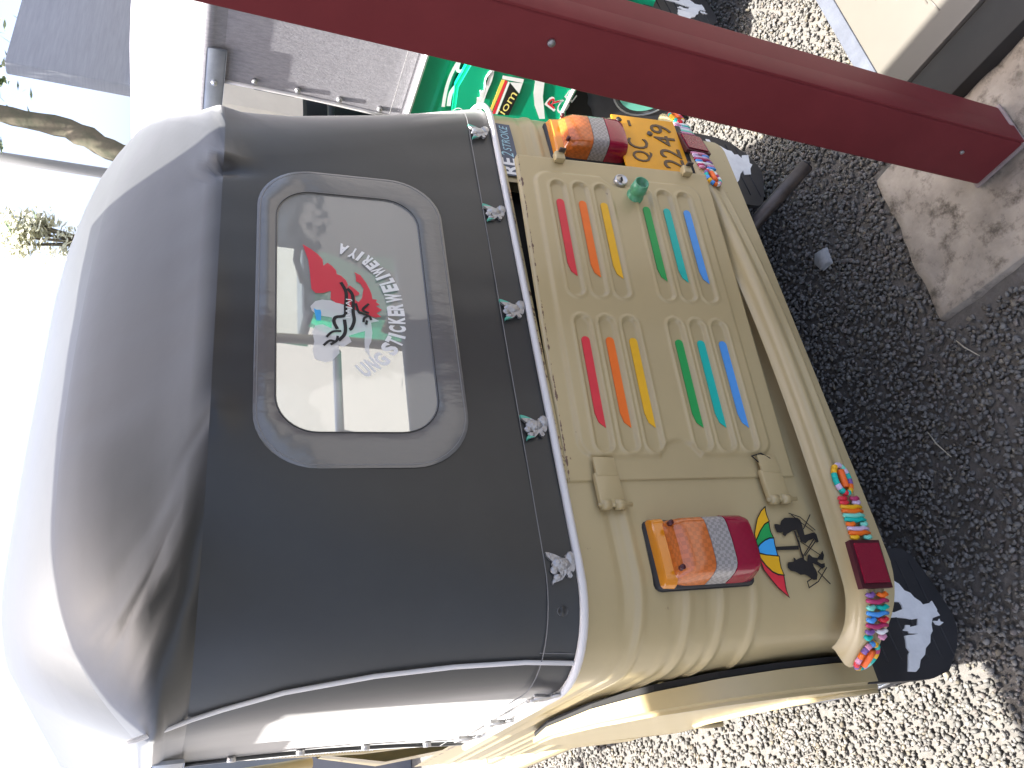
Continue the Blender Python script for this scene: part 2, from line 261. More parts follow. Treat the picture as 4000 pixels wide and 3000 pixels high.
def box(name, c, s, m, parent=None, bev=0.004, rot=None): return bm_obj(name, boxbm(c, s, bev, 2, rot), m, parent, True, R(40))
def tubeVF(path, r, n=8, closed=False, cap=True):
    P = [Vector(p) for p in path]; V = []; F = []; N = len(P); up = None
    for i, p in enumerate(P):
        if closed: t = P[(i + 1) % N] - P[i - 1]
        else: t = P[min(i + 1, N - 1)] - P[max(i - 1, 0)]
        t.normalize()
        if up is None:
            up = Vector((0, 0, 1)) if abs(t.z) < .9 else Vector((1, 0, 0))
        a = t.cross(up); 
        if a.length < 1e-5: a = t.orthogonal()
        a.normalize(); b = a.cross(t).normalized(); up = b
        rr = r[i] if isinstance(r, (list, tuple)) else r
        for k in range(n):
            w = 2 * math.pi * k / n; V.append(p + a * math.cos(w) * rr + b * math.sin(w) * rr)
    for i in range(N if closed else N - 1):
        j = (i + 1) % N
        for k in range(n):
            F.append((i * n + k, i * n + (k + 1) % n, j * n + (k + 1) % n, j * n + k))
    if cap and not closed:
        F.append(tuple(range(n - 1, -1, -1))); F.append(tuple((N - 1) * n + k for k in range(n)))
    return V, F
def tube(name, path, r, m, parent=None, n=8, closed=False):
    V, F = tubeVF(path, r, n, closed); return obj(name, V, F, m, parent, True)
def prism(name, poly, fmap, thick, m, parent=None, fmat=None, bev=0):
    """extruded outline; fmap((a,b), off) -> 3d"""
    bm = bmesh.new()
    fr = [bm.verts.new(fmap(p, thick)) for p in poly]; f = bm.faces.new(fr)
    if thick > .0005:
        bk = [bm.verts.new(fmap(p, 0)) for p in poly]
        for i in range(len(poly)):
            j = (i + 1) % len(poly); bm.faces.new((fr[i], fr[j], bk[j], bk[i]))
        if bev: 
            pass
    bmesh.ops.triangulate(bm, faces=[f])
    if fmat:
        for ff in bm.faces: ff.material_index = fmat(ff.calc_center_median())
    return bm_obj(name, bm, m, parent)
def ribbon(pts, w):
    """mitred ribbon outline of a polyline"""
    P = [Vector((p[0], p[1])) for p in pts]
    Lf, Rt = [], []
    for i, p in enumerate(P):
        d0 = (P[i] - P[i - 1]).normalized() if i else None
        d1 = (P[i + 1] - P[i]).normalized() if i < len(P) - 1 else None
        if d0 is None: d0 = d1
        if d1 is None: d1 = d0
        t = (d0 + d1); t = t.normalized() if t.length > 1e-6 else d0
        nrm = Vector((-t.y, t.x)); k = 1 / max(.5, nrm.dot(Vector((-d0.y, d0.x))))
        Lf.append(p + nrm * w * .5 * k); Rt.append(p - nrm * w * .5 * k)
    return Lf, Rt
def smoothline(pts, n=4):
    out = []
    P = [Vector((p[0], p[1])) for p in pts]
    for i in range(len(P) - 1):
        p0 = P[max(i - 1, 0)]; p1 = P[i]; p2 = P[i + 1]; p3 = P[min(i + 2, len(P) - 1)]
        for k in range(n):
            t = k / n
            out.append(.5 * ((2 * p1) + (p2 - p0) * t + (2 * p0 - 5 * p1 + 4 * p2 - p3) * t * t + (3 * p1 - p0 - 3 * p2 + p3) * t ** 3))
    out.append(P[-1]); return out
def stroke(name, pts, w, fmap, off, m, parent, smooth=True):
    if smooth and len(pts) > 2: pts = smoothline(pts)
    Lf, Rt = ribbon(pts, w)
    V = []; F = []
    for a, b in zip(Lf, Rt): V.append(fmap(a, off)); V.append(fmap(b, off))
    for i in range(len(Lf) - 1): F.append((2 * i, 2 * i + 1, 2 * i + 3, 2 * i + 2))
    return obj(name, V, F, m, parent)
TEXT_CACHE = {}
def textVF(s, bold=0.0):
    if (s, bold) in TEXT_CACHE: return TEXT_CACHE[(s, bold)]
    cu = bpy.data.curves.new('txt', 'FONT'); cu.body = s; cu.size = 1.0; cu.align_x = 'CENTER'; cu.align_y = 'CENTER'; cu.resolution_u = 3; cu.offset = bold
    o = bpy.data.objects.new('txt', cu); COL.objects.link(o)
    bpy.context.view_layer.update()
    me = bpy.data.meshes.new_from_object(o)
    V = [(v.co.x, v.co.y) for v in me.vertices]; F = [tuple(p.vertices) for p in me.polygons]
    bpy.data.objects.remove(o); bpy.data.curves.remove(cu); bpy.data.meshes.remove(me)
    xs = [v[0] for v in V]; ys = [v[1] for v in V]
    cx, cy = (min(xs) + max(xs)) / 2, (min(ys) + max(ys)) / 2; w, h = max(xs) - min(xs), max(ys) - min(ys)
    V = [((x - cx) / max(w, 1e-6), (y - cy) / max(h, 1e-6)) for x, y in V]     # unit box, centred
    TEXT_CACHE[(s, bold)] = (V, F); return V, F
def text(name, s, c, w, h, ang, fmap, off, m, parent, thick=0.0, shear=0.0, bold=0.0):
    V, F = textVF(s, bold); ca, sa = math.cos(ang), math.sin(ang)
    P = []
    for x, y in V:
        X = x * w + shear * y * h; Y = y * h
        P.append((c[0] + X * ca - Y * sa, c[1] + X * sa + Y * ca))
    V3 = [fmap(p, off) for p in P]
    if thick:
        bm = bmesh.new(); vs_ = [bm.verts.new(v) for v in V3]
        for f in F:
            try: bm.faces.new([vs_[i] for i in f])
            except ValueError: pass
        r = bmesh.ops.extrude_face_region(bm, geom=list(bm.faces))
        for g in r['geom']:
            if isinstance(g, bmesh.types.BMVert): g.co.y -= thick
        return bm_obj(name, bm, m, parent)
    return obj(name, V3, F, m, parent)

# ------------------------------------------------------------------ rickshaw surfaces (local: x right, y forward, z up, rear at y=0)
BW, BR = .642, .14
def y0(z): return -.10 * (.88 - z) if z <= .88 else .045 * (z - .88) / .525
def rear_prof(z):
    if z <= .88: return BW, BR
    k = min(1, (z - .88) / .525); return BW - .004 - .014 * k - .006 * math.sin(math.pi * k), BR + .17 * k
def rs_(z):      # the right half is a touch narrower than the left
    return .955 if z <= .88 else float(np.interp(z, [.88, 1.1, 1.3, 1.405, 1.45, 1.515, 1.56, 1.6, 1.65], [.965, .952, .955, .99, .965, .975, 1.0, 1.05, 1.10]))
def rear(p, off=0.0):
    x, z = p[0], p[1]
    if x > 0:
        q_ = rear((-x / rs_(z), z), off); return Vector((-q_.x * rs_(z), q_.y, q_.z))
    w, r = rear_prof(z); y = y0(z); a = abs(x) - (w - r)
    if a > 0:
        a = min(a, r * .985); q = math.sqrt(r * r - a * a); y += r - q
        nx, ny = a / r, q / r
        return Vector((x + math.copysign(nx, x) * off, y - ny * off, z))
    return Vector((x, y - off, z))
def arc_pt(s, z, off, w, r, yr):
    """point on a rounded-U plan at arc length s from the middle of the rear"""
    sg = 1 if s >= 0 else -1; a = abs(s); fl = w - r
    if a <= fl: return Vector((s, yr - off, z))
    th = (a - fl) / r
    if th <= math.pi / 2: return Vector((sg * (fl + (r + off) * math.sin(th)), yr + r - (r + off) * math.cos(th), z))
    return Vector((sg * (w + off), yr + r + (a - fl - r * math.pi / 2), z))
def uplan(w, r, yr, yf, xs, nA=12, nS=10):
    pts = []
    for i in range(nS): pts.append((-w, yf + (yr + r - yf) * i / nS))
    for i in range(nA):
        t = math.pi / 2 * (1 - i / nA); pts.append((-(w - r) - r * math.sin(t), yr + r - r * math.cos(t)))
    fl = w - r
    for x in xs: pts.append((x * fl, yr))
    for i in range(1, nA + 1):
        t = math.pi / 2 * i / nA; pts.append((fl + r * math.sin(t), yr + r - r * math.cos(t)))
    for i in range(1, nS + 1): pts.append((w, yr + r + (yf - yr - r) * i / nS))
    return pts
def loft(rings, xs, zfun=None, nA=12, nS=10, hole=None):
    """rings: (z, w, r, yr, yf) bottom to top"""
    V = []; F = []; n = None
    for (z, w, r, yr, yf) in rings:
        pts = uplan(w, r, yr, yf, xs, nA, nS); n = len(pts)
        for (x, y) in pts: V.append((x if x < 0 else x * rs_(z), y, zfun(x, y, z) if zfun else z))
    for i in range(len(rings) - 1):
        for k in range(n - 1):
            if hole and hole(V[i * n + k], V[(i + 1) * n + k + 1]): continue
            F.append((i * n + k, i * n + k + 1, (i + 1) * n + k + 1, (i + 1) * n + k))
    return V, F, n
def sharp_rings(o, n, idx):
    me = o.data; at = me.attributes.get('sharp_edge') or me.attributes.new('sharp_edge', 'BOOLEAN', 'EDGE')
    S = set(idx)
    for e in me.edges:
        a, b = e.vertices
        if a // n == b // n and a // n in S: at.data[e.index].value = True

DX0, DX1, DZ0, DZ1 = -.355, .335, .437, .863      # engine door opening

def make_eagle(fmap, green, parent):
    def fm(c): return 1 if (green and getattr(c, 'w', 0) == 0 and fmap_inv(c)) else 0
    E = DECALS['eagle']
    def inv(i_c): return False
    bm = bmesh.new()
    fr = [bm.verts.new(fmap(p, .0055)) for p in E]; f = bm.faces.new(fr)
    bk = [bm.verts.new(fmap(p, 0.001)) for p in E]
    for i in range(len(E)):
        j = (i + 1) % len(E); bm.faces.new((fr[i], fr[j], bk[j], bk[i]))
    bmesh.ops.triangulate(bm, faces=[f])
    if green:
        lut = {v: p for v, p in zip(fr, E)}; lut.update({v: p for v, p in zip(bk, E)})
        for ff in bm.faces:
            a = sum(lut[v][0] for v in ff.verts) / len(ff.verts); b = sum(lut[v][1] for v in ff.verts) / len(ff.verts)
            if b > .006 and (a > .016 or a < -.016): ff.material_index = 1
    o = bm_obj('eagle_ornament', bm, [SILVER, TEALTIP], parent)
    # rounded breast and fan tail in relief
    bm = bmesh.new()
    for (cx, cz, rx, rz, ry) in ((0.004, -.002, .010, .016, .009), (.012, -.020, .011, .009, .007), (-.004, .010, .006, .007, .008), (-.013, .006, .004, .007, .007)):
        r_ = bmesh.ops.create_icosphere(bm, subdivisions=2, radius=1)
        for v in r_['verts']:
            q = v.co.copy(); v.co = fmap((cx + q.x * rx, cz + q.z * rz), .0045 - q.y * ry * .4)
    b = bm_obj('eagle_breast', bm, SILVER, o if o.parent is None else parent, True)
    return o

def braid(bump, s0, s1, seedv, parent, ring_at):
    rr = random.Random(seedv)
    pal = [C_MAG, C_PINK, C_YEL, C_BLU, C_WHT, C_LIL, C_PUR, C_ORG, C_TEA, C_MNT, C_RED]
    n = max(2, int(abs(s1 - s0) / .0072)); prev = None
    for i in range(n):
        s = s0 + (s1 - s0) * (i + .5) / n
        c = rr.choice([q for q in pal if q is not prev]); prev = c
        half = rr.random() < .45; zc = .404
        spans = [(-.022, .022)] if not half else [(-.022, rr.uniform(-.008, .004)), (rr.uniform(.004, .008), .022)]
        for a, b in spans:
            P = [bump(s + .0015 * math.sin(k * 2), zc + a + (b - a) * k / 4, .005 + .002 * math.sin(math.pi * k / 4)) for k in range(5)]
            V, F = tubeVF(P, [.0030, .0040, .0042, .0040, .0030], 6)
            obj('cord_wrap', V, F, c if a < 0 else rr.choice(pal), parent, True)
    # long loop at the end with an orange slot
    c0, c1 = ring_at
    for q in range(16):
        a0 = 2 * math.pi * q / 16; pth = []
        for k in range(4):
            a = a0 + 2 * math.pi / 16 * k / 3
            ss = (c0 + c1) / 2 + (abs(c1 - c0) / 2) * math.cos(a); zz = .404 + .015 * math.sin(a)
            pth.append(bump(ss, zz, .006))
        V, F = tubeVF(pth, .0052, 6); obj('cord_loop', V, F, rr.choice(pal), parent, True)
    pth = [bump(c0 + (c1 - c0) * t, .404, .008) for t in (.2, .4, .6, .8)]
    V, F = tubeVF(pth, .0062, 8); obj('orange_slot', V, F, C_ORB, parent, True)

def make_wheel(parent, x, y, outer, emblem=None, tyre_r=.2, tw=.055):
    """outer = -1 when the outer side faces -x"""
    prof = [(-tw, .105), (-tw * 1.02, .14), (-tw * .95, .172), (-tw * .72, .19), (-tw * .4, .198), (0, .2), (tw * .4, .198), (tw * .72, .19), (tw * .95, .172), (tw * 1.02, .14), (tw, .105)]
    V = []; F = []; N = 48; k = tyre_r / .2
    for i in range(N):
        a = 2 * math.pi * i / N
        for (px, pr) in prof:
            g = .006 if (abs(px) > tw * .5 and pr > .17 and i % 2 == 0) else 0
            V.append((px, (pr - g) * k * math.cos(a), (pr - g) * k * math.sin(a)))
    m_ = len(prof)
    for i in range(N):
        j = (i + 1) % N
        for q in range(m_ - 1): F.append((i * m_ + q, j * m_ + q, j * m_ + q + 1, i * m_ + q + 1))
    w = obj('wheel', V, F, TYRE, parent, True, (x, y, tyre_r))
    V = []; F = []
    rp = [(outer * .050, .108), (outer * .054, .100), (outer * .040, .092), (outer * .030, .05), (outer * .044, .04), (outer * .046, .0005)]
    for i in range(N):
        a = 2 * math.pi * i / N
        for (px, pr) in rp: V.append((px, pr * k * math.cos(a), pr * k * math.sin(a)))
    m_ = len(rp)
    for i in range(N):
        j = (i + 1) % N
        for q in range(m_ - 1): F.append((i * m_ + q, j * m_ + q, j * m_ + q + 1, i * m_ + q + 1))
    obj('rim', V, F, mat('rim_grey', (.16, .17, .18), rough=.45, metal=.3), w, True)
    tube('rim_ring', [(outer * .056, .105 * k * math.cos(a), .105 * k * math.sin(a)) for a in [2 * math.pi * i / 32 for i in range(32)]], .003, STEEL, w, 6, True)
    if emblem:
        V = []; F = []; a0, a1 = R(-75), R(75)
        pts = []
        for i in range(17): 
            a = a0 + (a1 - a0) * i / 16; pts.append((.090 * math.cos(a), .090 * math.sin(a)))
        for i in range(17):
            a = a1 + (a0 - a1) * i / 16; pts.append((.055 * math.cos(a), .055 * math.sin(a)))
        prism('hub_letter', pts, lambda p, o: Vector((outer * (.050 + o), p[0], p[1])), .006, emblem, w)
    return w

def sm0(t):
    t = max(0, min(1, t)); return t * t * (3 - 2 * t)

def make_rickshaw(loc, body, hood, label, detailed):
    T = empty('auto_rickshaw', loc, label, 'auto rickshaw', 'auto rickshaws parked side by side on the gravel')
    # ---- tub
    zs = sorted(set([.30, .33, .36, .40, DZ0, DZ1, .872, .886] + [round(.46 + .0055 * q, 4) for q in range(72)]))
    rings = [(z, BW - .004, BR, y0(z), .95) for z in zs]
    fl = BW - .004 - BR
    xs = [DX0 / fl - .0 if i == 6 else None for i in range(0)]
    xs = [-.88, -.80] + [DX0 / fl + (DX1 - DX0) / fl * i / 14 for i in range(15)] + [.80, .88]
    hole = (lambda a, b: a[1] < .05 and DX0 - .003 < a[0] and b[0] < DX1 + .012 and DZ0 - .002 < a[2] and b[2] < DZ1 + .002) if True else None
    V, F, n = loft(rings, xs, hole=hole)
    # pressed beads: one pair right round the tub, three short ones on the corners
    def bead(v):
        x, y, z = v; ax_ = abs(x); g = lambda c, w: math.exp(-((z - c) / w) ** 2)
        cm = sm0((ax_ - .50) / .06); dm_ = sm0((ax_ - .36) / .03)
        h = dm_ * (.0050 * g(.776, .0062) - .0035 * g(.803, .006)) + cm * (.0045 * (g(.694, .006) + g(.634, .006) + g(.574, .006)) - .003 * (g(.720, .006) + g(.658, .006)))
        fl_ = BW - .004 - BR
        if ax_ <= fl_: return (x, y - h, z)
        d = Vector((ax_ - fl_, y - (y0(z) + BR))); d = Vector((1, 0)) if y > y0(z) + BR else d.normalized()
        return (x + math.copysign(d.x * h, x), y + d.y * h, z)
    V = [bead(v) for v in V]
    tub = obj('body', V, F, body, T, True)
    # door frame lips and the dark bay behind the door
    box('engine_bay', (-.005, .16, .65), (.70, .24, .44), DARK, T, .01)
    for (c, s) in (((-.005, .012, DZ1 + .004), (.70, .03, .006)), ((-.005, -.03, DZ0 - .004), (.70, .03, .006))):
        box('door_frame', c, s, body, T, .002)
    box('door_gutter', (.0, -.006, .868), (.71, .014, .008), body, T, .003)
    # ---- engine door, a little ajar on its hinges
    th = R(4.7); ct, st = math.cos(th), math.sin(th); DWD = .692
    slots = [(cx0, cx1, z) for (cx0, cx1) in ((.093, .272), (.403, .585)) for z in (.790, .743, .697, .604, .558, .512)]
    def sm(t): t = max(0, min(1, t)); return t * t * (3 - 2 * t)
    def sdbox(a, b, cx, cz, hx, hz, r):
        qx, qz = abs(a - cx) - hx + r, abs(b - cz) - hz + r
        return math.hypot(max(qx, 0), max(qz, 0)) + min(max(qx, qz), 0) - r
    def hgt(a, z):
        d = sdbox(a, z, .346, .652, .306, .182, .03)
        d = max(d, .052 - math.hypot(a - .680, (z - .648) * 1.0)); d = max(d, .042 - math.hypot(a - .026, z - .652))
        h = .0055 * sm(-d / .007 + .5)
        for (c0, c1, zc) in slots:
            q0, q1 = c0 - .030, c1 + .026
            if abs(z - zc) > .035: continue
            dd = math.hypot(max(q0 - a, a - q1, 0), z - zc) - .0175
            # pressed louvre: a rim that rises, then a shallow trough
            h += .0026 * math.exp(-((dd) / .0034) ** 2) - .0048 * sm(-dd / .0045)
        return h
    def dpos(a, z, o): return Vector((DX0 + a * ct + o * -st, -.10 * (.88 - z) - a * st - .004 - o * ct, z))
    def dmap(p, o=0.0): return dpos(p[0], p[1], hgt(p[0], p[1]) + o)
    if detailed:
        NA, NB = 250, 156
        V = []; F = []
        for i in range(NA + 1):
            for j in range(NB + 1):
                a = DWD * i / NA; z = DZ0 + (DZ1 - DZ0) * j / NB
                V.append(dpos(a, z, hgt(a, z)))
        for i in range(NA):
            for j in range(NB):
                q = i * (NB + 1) + j; F.append((q, q + NB + 1, q + NB + 2, q + 1))
        # folded rim
        loop = [i * (NB + 1) for i in range(NA + 1)] + [NA * (NB + 1) + j for j in range(1, NB + 1)] + [i * (NB + 1) + NB for i in range(NA - 1, -1, -1)] + [j for j in range(NB - 1, 0, -1)]
        b0 = len(V)
        for q in loop: V.append(V[q] + Vector((0, .014, 0)))
        for k in range(len(loop)):
            k2 = (k + 1) % len(loop); F.append((loop[k2], loop[k], b0 + k, b0 + k2))
        door = obj('engine_door', V, F, KHAKI_D, T, True)
        cols = [C_RED, C_ORG, C_YEL, C_GRN, C_TEA, C_BLU]
        for i, (c0, c1, zc) in enumerate(slots):
            hh = .0078; pts = []
            for k in range(7):
                t = -math.pi / 2 + math.pi * k / 6; pts.append((c1 - hh + hh * math.cos(t), zc - .001 + hh * math.sin(t)))
            pts += [(c0 + .028, zc + hh - .001), (c0 + .010, zc + hh * .3), (c0, zc - hh - .001)]
            # the strips follow the trough in short lengths
            bot = [(c0 + (c1 - hh - c0) * k / 8, zc - hh - .001) for k in range(9)]
            prism('louvre_strip', pts, lambda p, o: dpos(p[0], p[1], .0014 + o), .0012, cols[i % 6], door)
        # lock, handle, latches, hinges
        def disc(nm, a, z, prof, m, par, nseg=20, tilt=0):
            V = []; F = []
            for (h, r_) in prof:
                for k in range(nseg):
                    t = 2 * math.pi * k / nseg; V.append(dpos(a + r_ * math.cos(t), z + r_ * math.sin(t) + h * tilt, .004 + h))
            for i in range(len(prof) - 1):
                for k in range(nseg): F.append((i * nseg + k, i * nseg + (k + 1) % nseg, (i + 1) * nseg + (k + 1) % nseg, (i + 1) * nseg + k))
            F.append(tuple((len(prof) - 1) * nseg + k for k in range(nseg)))
            return obj(nm, V, F, m, par, True)
        lk = disc('lock', .646, .648, [(-.004, .014), (.004, .014), (.006, .0125), (.0045, .011), (.0045, .0001)], STEEL, door)
        box('key_slot', dpos(.646, .648, .010), (.010, .003, .0025), DARK, lk, .0005)
        disc('handle', .608, .624, [(-.006, .017), (.004, .018), (.008, .0135), (.016, .0135), (.020, .0175), (.042, .0148), (.0425, .0125), (.030, .0115), (.029, .0001)], GREENP, door, 24, .15)
        for z in (.776, .488):
            box('latch', dpos(DWD - .002, z, .006), (.022, .016, .022), KHAKI_D, door, .004)
            box('latch_tab', dpos(DWD + .008, z - .004, .012), (.004, .02, .014), EXH, door, .001)
        for z in (.800, .490):
            hg = box('hinge', dpos(-.018, z, .008), (.056, .012, .046), KHAKI_D, door, .004)
            box('hinge_leaf', dpos(.020, z, .009), (.034, .006, .040), KHAKI_D, door, .002)
            tube('hinge_knuckle', [dpos(-.046, z + d, .012) for d in (-.020, -.004)], .0085, KHAKI_D, door, 12)
            tube('hinge_knuckle', [dpos(-.046, z + d, .012) for d in (.004, .020)], .0085, KHAKI_D, door, 12)
            tube('hinge_pin', [dpos(-.046, z + d, .012) for d in (-.034, .024)], .004, KHAKI_D, door, 8)
        tube('chipped_seam', [dpos(.022, .508, .010), dpos(.035, .520, .010), dpos(.040, .500, .010), dpos(.030, .484, .010)], .0014, DARK, door, 5)
    else:
        obj('engine_door', [dpos(a, z, .0) for a in (0, DWD) for z in (DZ0, DZ1)], [(0, 2, 3, 1)], body, T)
    # ---- tail lamps
    for sx in (-1, 1):
        xc = -.484 if sx < 0 else .458
        def lpos(u, z, o, xc=xc, sx=sx):
            p = rear((xc, z), 0); return Vector((xc + u, min(p.y, y0(z) + .004) - o, z))
        def section(z, wd, dp, inset):
            P = []
            for (a, b) in ((-1, 0), (-1, .35), (-.97, .65), (-.90, .86), (-.78, .96), (-.6, 1), (0, 1.03), (.6, 1), (.78, .96), (.90, .86), (.97, .65), (1, .35), (1, 0)):
                P.append(lpos(a * (wd - inset * b), z, .006 + dp * b))
            return P
        zb, zt = .584, .746
        bm_ = boxbm((0, 0, 0), (.117, .02, zt - zb + .014), .012, 3)
        for v in bm_.verts: v.co = lpos(v.co.x, (zb + zt) / 2 + v.co.z, -v.co.y - .002)
        lamp = bm_obj('tail_light', bm_, DARK if False else RUBBER, T, True, R(50))
        def lens(nm, zl, m):
            V = []; F = []; k = 13
            for (z, wd, dp, ins) in zl: V += section(z, wd, dp, ins)
            for i in range(len(zl) - 1):
                for q in range(k - 1): F.append((i * k + q, i * k + q + 1, (i + 1) * k + q + 1, (i + 1) * k + q))
            F.append(tuple(range(k))); F.append(tuple((len(zl) - 1) * k + q for q in range(k - 1, -1, -1)))
            o = bm_from(nm, V, F, m, lamp); return o
        def bm_from(nm, V, F, m, par):
            o = obj(nm, V, F, m, par, True)
            me = o.data; bm = bmesh.new(); bm.from_mesh(me); bmesh.ops.recalc_face_normals(bm, faces=bm.faces)
            for e in bm.edges:
                if len(e.link_faces) == 2 and e.calc_face_angle(0) > R(38): e.smooth = False
            bm.to_mesh(me); bm.free(); return o
        lens('amber_lens_rim', [(zt + .002, .052, .010, .004), (zt - .002, .056, .016, .004), (zt - .020, .057, .018, .004)], AMBER2)
        lens('amber_lens', [(zt - .016, .049, .018, .004), (zt - .022, .051, .036, .008), (zt - .040, .0535, .044, .008), (.673, .054, .045, .008)], AMBER)
        lens('clear_lens', [(.672, .054, .045, .008), (.636, .054, .045, .008)], CLEAR)
        lens('red_lens', [(.635, .0545, .046, .008), (.604, .0545, .045, .008), (.590, .053, .040, .010), (.583, .048, .028, .012)], REDL)
        for u in (-.036, .036):
            tube('screw', [lpos(u, .728, .038), lpos(u, .728, .047)], .0042, MAROON, lamp, 10)
    # ---- number plate
    pc = (.432, .515)
    def pl(p, o=0.0): return Vector((pc[0] + p[0], y0(pc[1] + p[1]) - .022 - o, pc[1] + p[1]))
    if detailed:
        bm_ = boxbm((0, 0, 0), (.225, .006, .158), .0028, 2)
        for v in bm_.verts: v.co = pl((v.co.x, v.co.z), -v.co.y)
        plate = bm_obj('licence_plate', bm_, PLATE, T, True, R(40))
        for (s, c, w, h) in (('Q', (-.020, .032), .034, .050), ('C', (.020, .034), .032, .050), ('-', (.086, .040), .018, .006), ('P', (-.088, -.012), .022, .034),
                             ('2', (-.034, -.040), .030, .052), ('2', (.000, -.040), .030, .052), ('4', (.040, -.038), .032, .052), ('9', (.078, -.036), .030, .052)):
            text('plate_character', s, c, w, h, 0, pl, .003, PLATEINK, plate, .0016)
        for c in ((.058, -.004), (.094, .064)):
            tube('plate_bolt', [pl(c, .002), pl(c, .006)], .007, EXH, plate, 10)
        box('plate_bracket', (.432, y0(.43) - .012, .428), (.21, .02, .02), RUBBER, T, .003)
    # ---- bumper
    def ybow(x): return -.095 + .0413 * x + .131 * x * x
    def bump(s, z, off): return arc_pt(s, z, off + .02, .655, .10, ybow(max(-.6, min(.56, s))))
    prof = [(.384, -.012), (.378, .004), (.377, .014), (.382, .020), (.389, .021), (.393, .016), (.402, .016), (.406, .021), (.416, .021), (.422, .016), (.425, .004), (.427, -.010), (.431, -.014)]
    S = [-.690 + 1.31 * i / 110 for i in range(111)]
    V = []; F = []
    for s in S:
        for (z, o) in prof: V.append(bump(s, z, o - .02))
    k = len(prof)
    for i in range(len(S) - 1):
        for q in range(k - 1): F.append((i * k + q, (i + 1) * k + q, (i + 1) * k + q + 1, i * k + q + 1))
    bumper = obj('bumper', V, F, body, T, True)
    for sx in (-1, 1):
        def rmap(p, o, sx=sx): return bump(p[0], p[1], o)
        e0, e1 = (-.572, -.500) if sx < 0 else (.440, .508)
        pts = [(e0, .372), (e1, .372), (e1, .436), (e0, .436)]
        prism('reflector_mount', pts, rmap, .010, MAROON, bumper)
        pts = [(e0 + .006, .378), (e1 - .006, .378), (e1 - .006, .430), (e0 + .006, .430)]
        prism('reflector', pts, lambda p, o, sx=sx: bump(p[0], p[1], .010 + o), .003, REFLECT, bumper)
        if detailed:
            if sx < 0:
                braid(bump, -.424, -.498, 2, bumper, (-.368, -.418)); braid(bump, -.576, -.636, 12, bumper, (-.642, -.684))
            else:
                braid(bump, .378, .438, 4, bumper, (.324, .372)); braid(bump, .512, .56, 14, bumper, (.565, .60))
    # ---- mud flaps
    outl = [(-.463, .33), (-.459, .205), (-.453, .158), (-.455, .133), (-.467, .116), (-.501, .100), (-.547, .084), (-.588, .074), (-.612, .078), (-.645, .098), (-.684, .140), (-.694, .183), (-.695, .223), (-.692, .33)]
    for sx in (-1, 1):
        P = [(x if sx < 0 else -x * 1.0, z) for x, z in outl]
        def fmap(p, o): return Vector((p[0], .062 + .10 * (p[1] - .2) * .2 - o, p[1]))
        flp = prism('mud_flap', P, fmap, .010, RUBBER, T)
        key = 'flapL' if sx < 0 else 'flapR'
        prism('torn_decal', DECALS[key], fmap, .0125, C_TORN, flp)
        if sx < 0: prism('torn_decal', DECALS['flapL2'], fmap, .0125, C_TORN, flp)
        for q in range(6):
            zz = .12 + .032 * q
            x0, x1 = (-.68, -.47) if sx < 0 else (.47, .68)
            tube('flap_ridge', [fmap((x0 + .02, zz - .006), .0105), fmap((x1 - .01, zz + .010), .0105)], .0016, RUBBER, flp, 5)
    # ---- fenders and wheels
    for sx in (-1, 1):
        out_ = [(.056, .285), (.048, .40), (.060, .50), (.095, .60), (.16, .69), (.27, .755), (.42, .775), (.56, .745), (.66, .67), (.72, .56), (.74, .42), (.735, .285)]
        arch = [(.56, .285), (.55, .34), (.50, .395), (.42, .425), (.28, .430), (.17, .405), (.10, .36), (.075, .30)]
        P = out_ + arch
        bm = bmesh.new()
        fx = lambda y: .700 - .065 * max(0, y - .05)
        a_ = [bm.verts.new((sx * .700, p[0], p[1])) for p in P]; b_ = [bm.verts.new((sx * .656, p[0], p[1])) for p in P]
        f1 = bm.faces.new(a_); no = len(out_)
        for i in range(len(P)):
            j = (i + 1) % len(P); bm.faces.new((a_[i], a_[j], b_[j], b_[i]))
        bmesh.ops.bevel(bm, geom=[e for e in bm.edges if all(abs(v.co.x - sx * .700) < 1e-4 for v in e.verts)], offset=.010, segments=3, affect='EDGES')
        for v in bm.verts:
            if abs(v.co.x) > .66: v.co.x -= sx * .065 * max(0, v.co.y - .05) * (abs(v.co.x) - .656) / .044
        bmesh.ops.triangulate(bm, faces=[f for f in bm.faces if len(f.verts) > 4])
        fen = bm_obj('fender', bm, body, T, True, R(45))
        tube('fender_rim', [(sx * (fx(p[0]) + .001), p[0], p[1]) for p in arch], .007, C_WHT if not detailed else body, fen, 6)
        prism('fender_gap_shade', [(.40 + (q[0] - .40) * .985, .45 + (q[1] - .45) * .985) for q in out_], lambda p, o: Vector((sx * (.644 + o), p[0], p[1])), .010, DARK, T)  # near-black sheet paints the shade in the gap between body and fender
        make_wheel(T, sx * .612, .28, sx, C_MNT if (not detailed and sx < 0) else None)
    make_wheel(T, 0, 2.22, -1)
    # ---- exhaust
    tube('exhaust_pipe', [(.05, .45, .30), (.20, .22, .29), (.30, .06, .26), (.345, -.03, .215), (.40, -.135, .155)], .0165, EXH, T, 14)
    tube('exhaust_mouth', [(.3995, -.134, .1555), (.4015, -.137, .1535)], .0135, DARK, T, 14)
    box('engine_block', (0, .42, .30), (.40, .36, .22), EXH, T, .03)
    tube('rear_axle', [(-.58, .28, .2), (.58, .28, .2)], .03, EXH, T, 10)
    # ---- hood (canopy)
    low = [(.876, BW + .004, BR + .002, -.006)]
    for z in (.90, .95, 1.0, 1.05, 1.062, 1.10, 1.16, 1.22, 1.28, 1.325, 1.35, 1.375, 1.392, 1.405):
        w, r = rear_prof(z); low.append((z, w + .004, r, y0(z) - .004))
    WX0, WX1, WZ0, WZ1 = -.282, .235, 1.048, 1.327
    nx = 90
    xs = [-1 + 2 * (i + 1) / (nx + 1) for i in range(nx)]
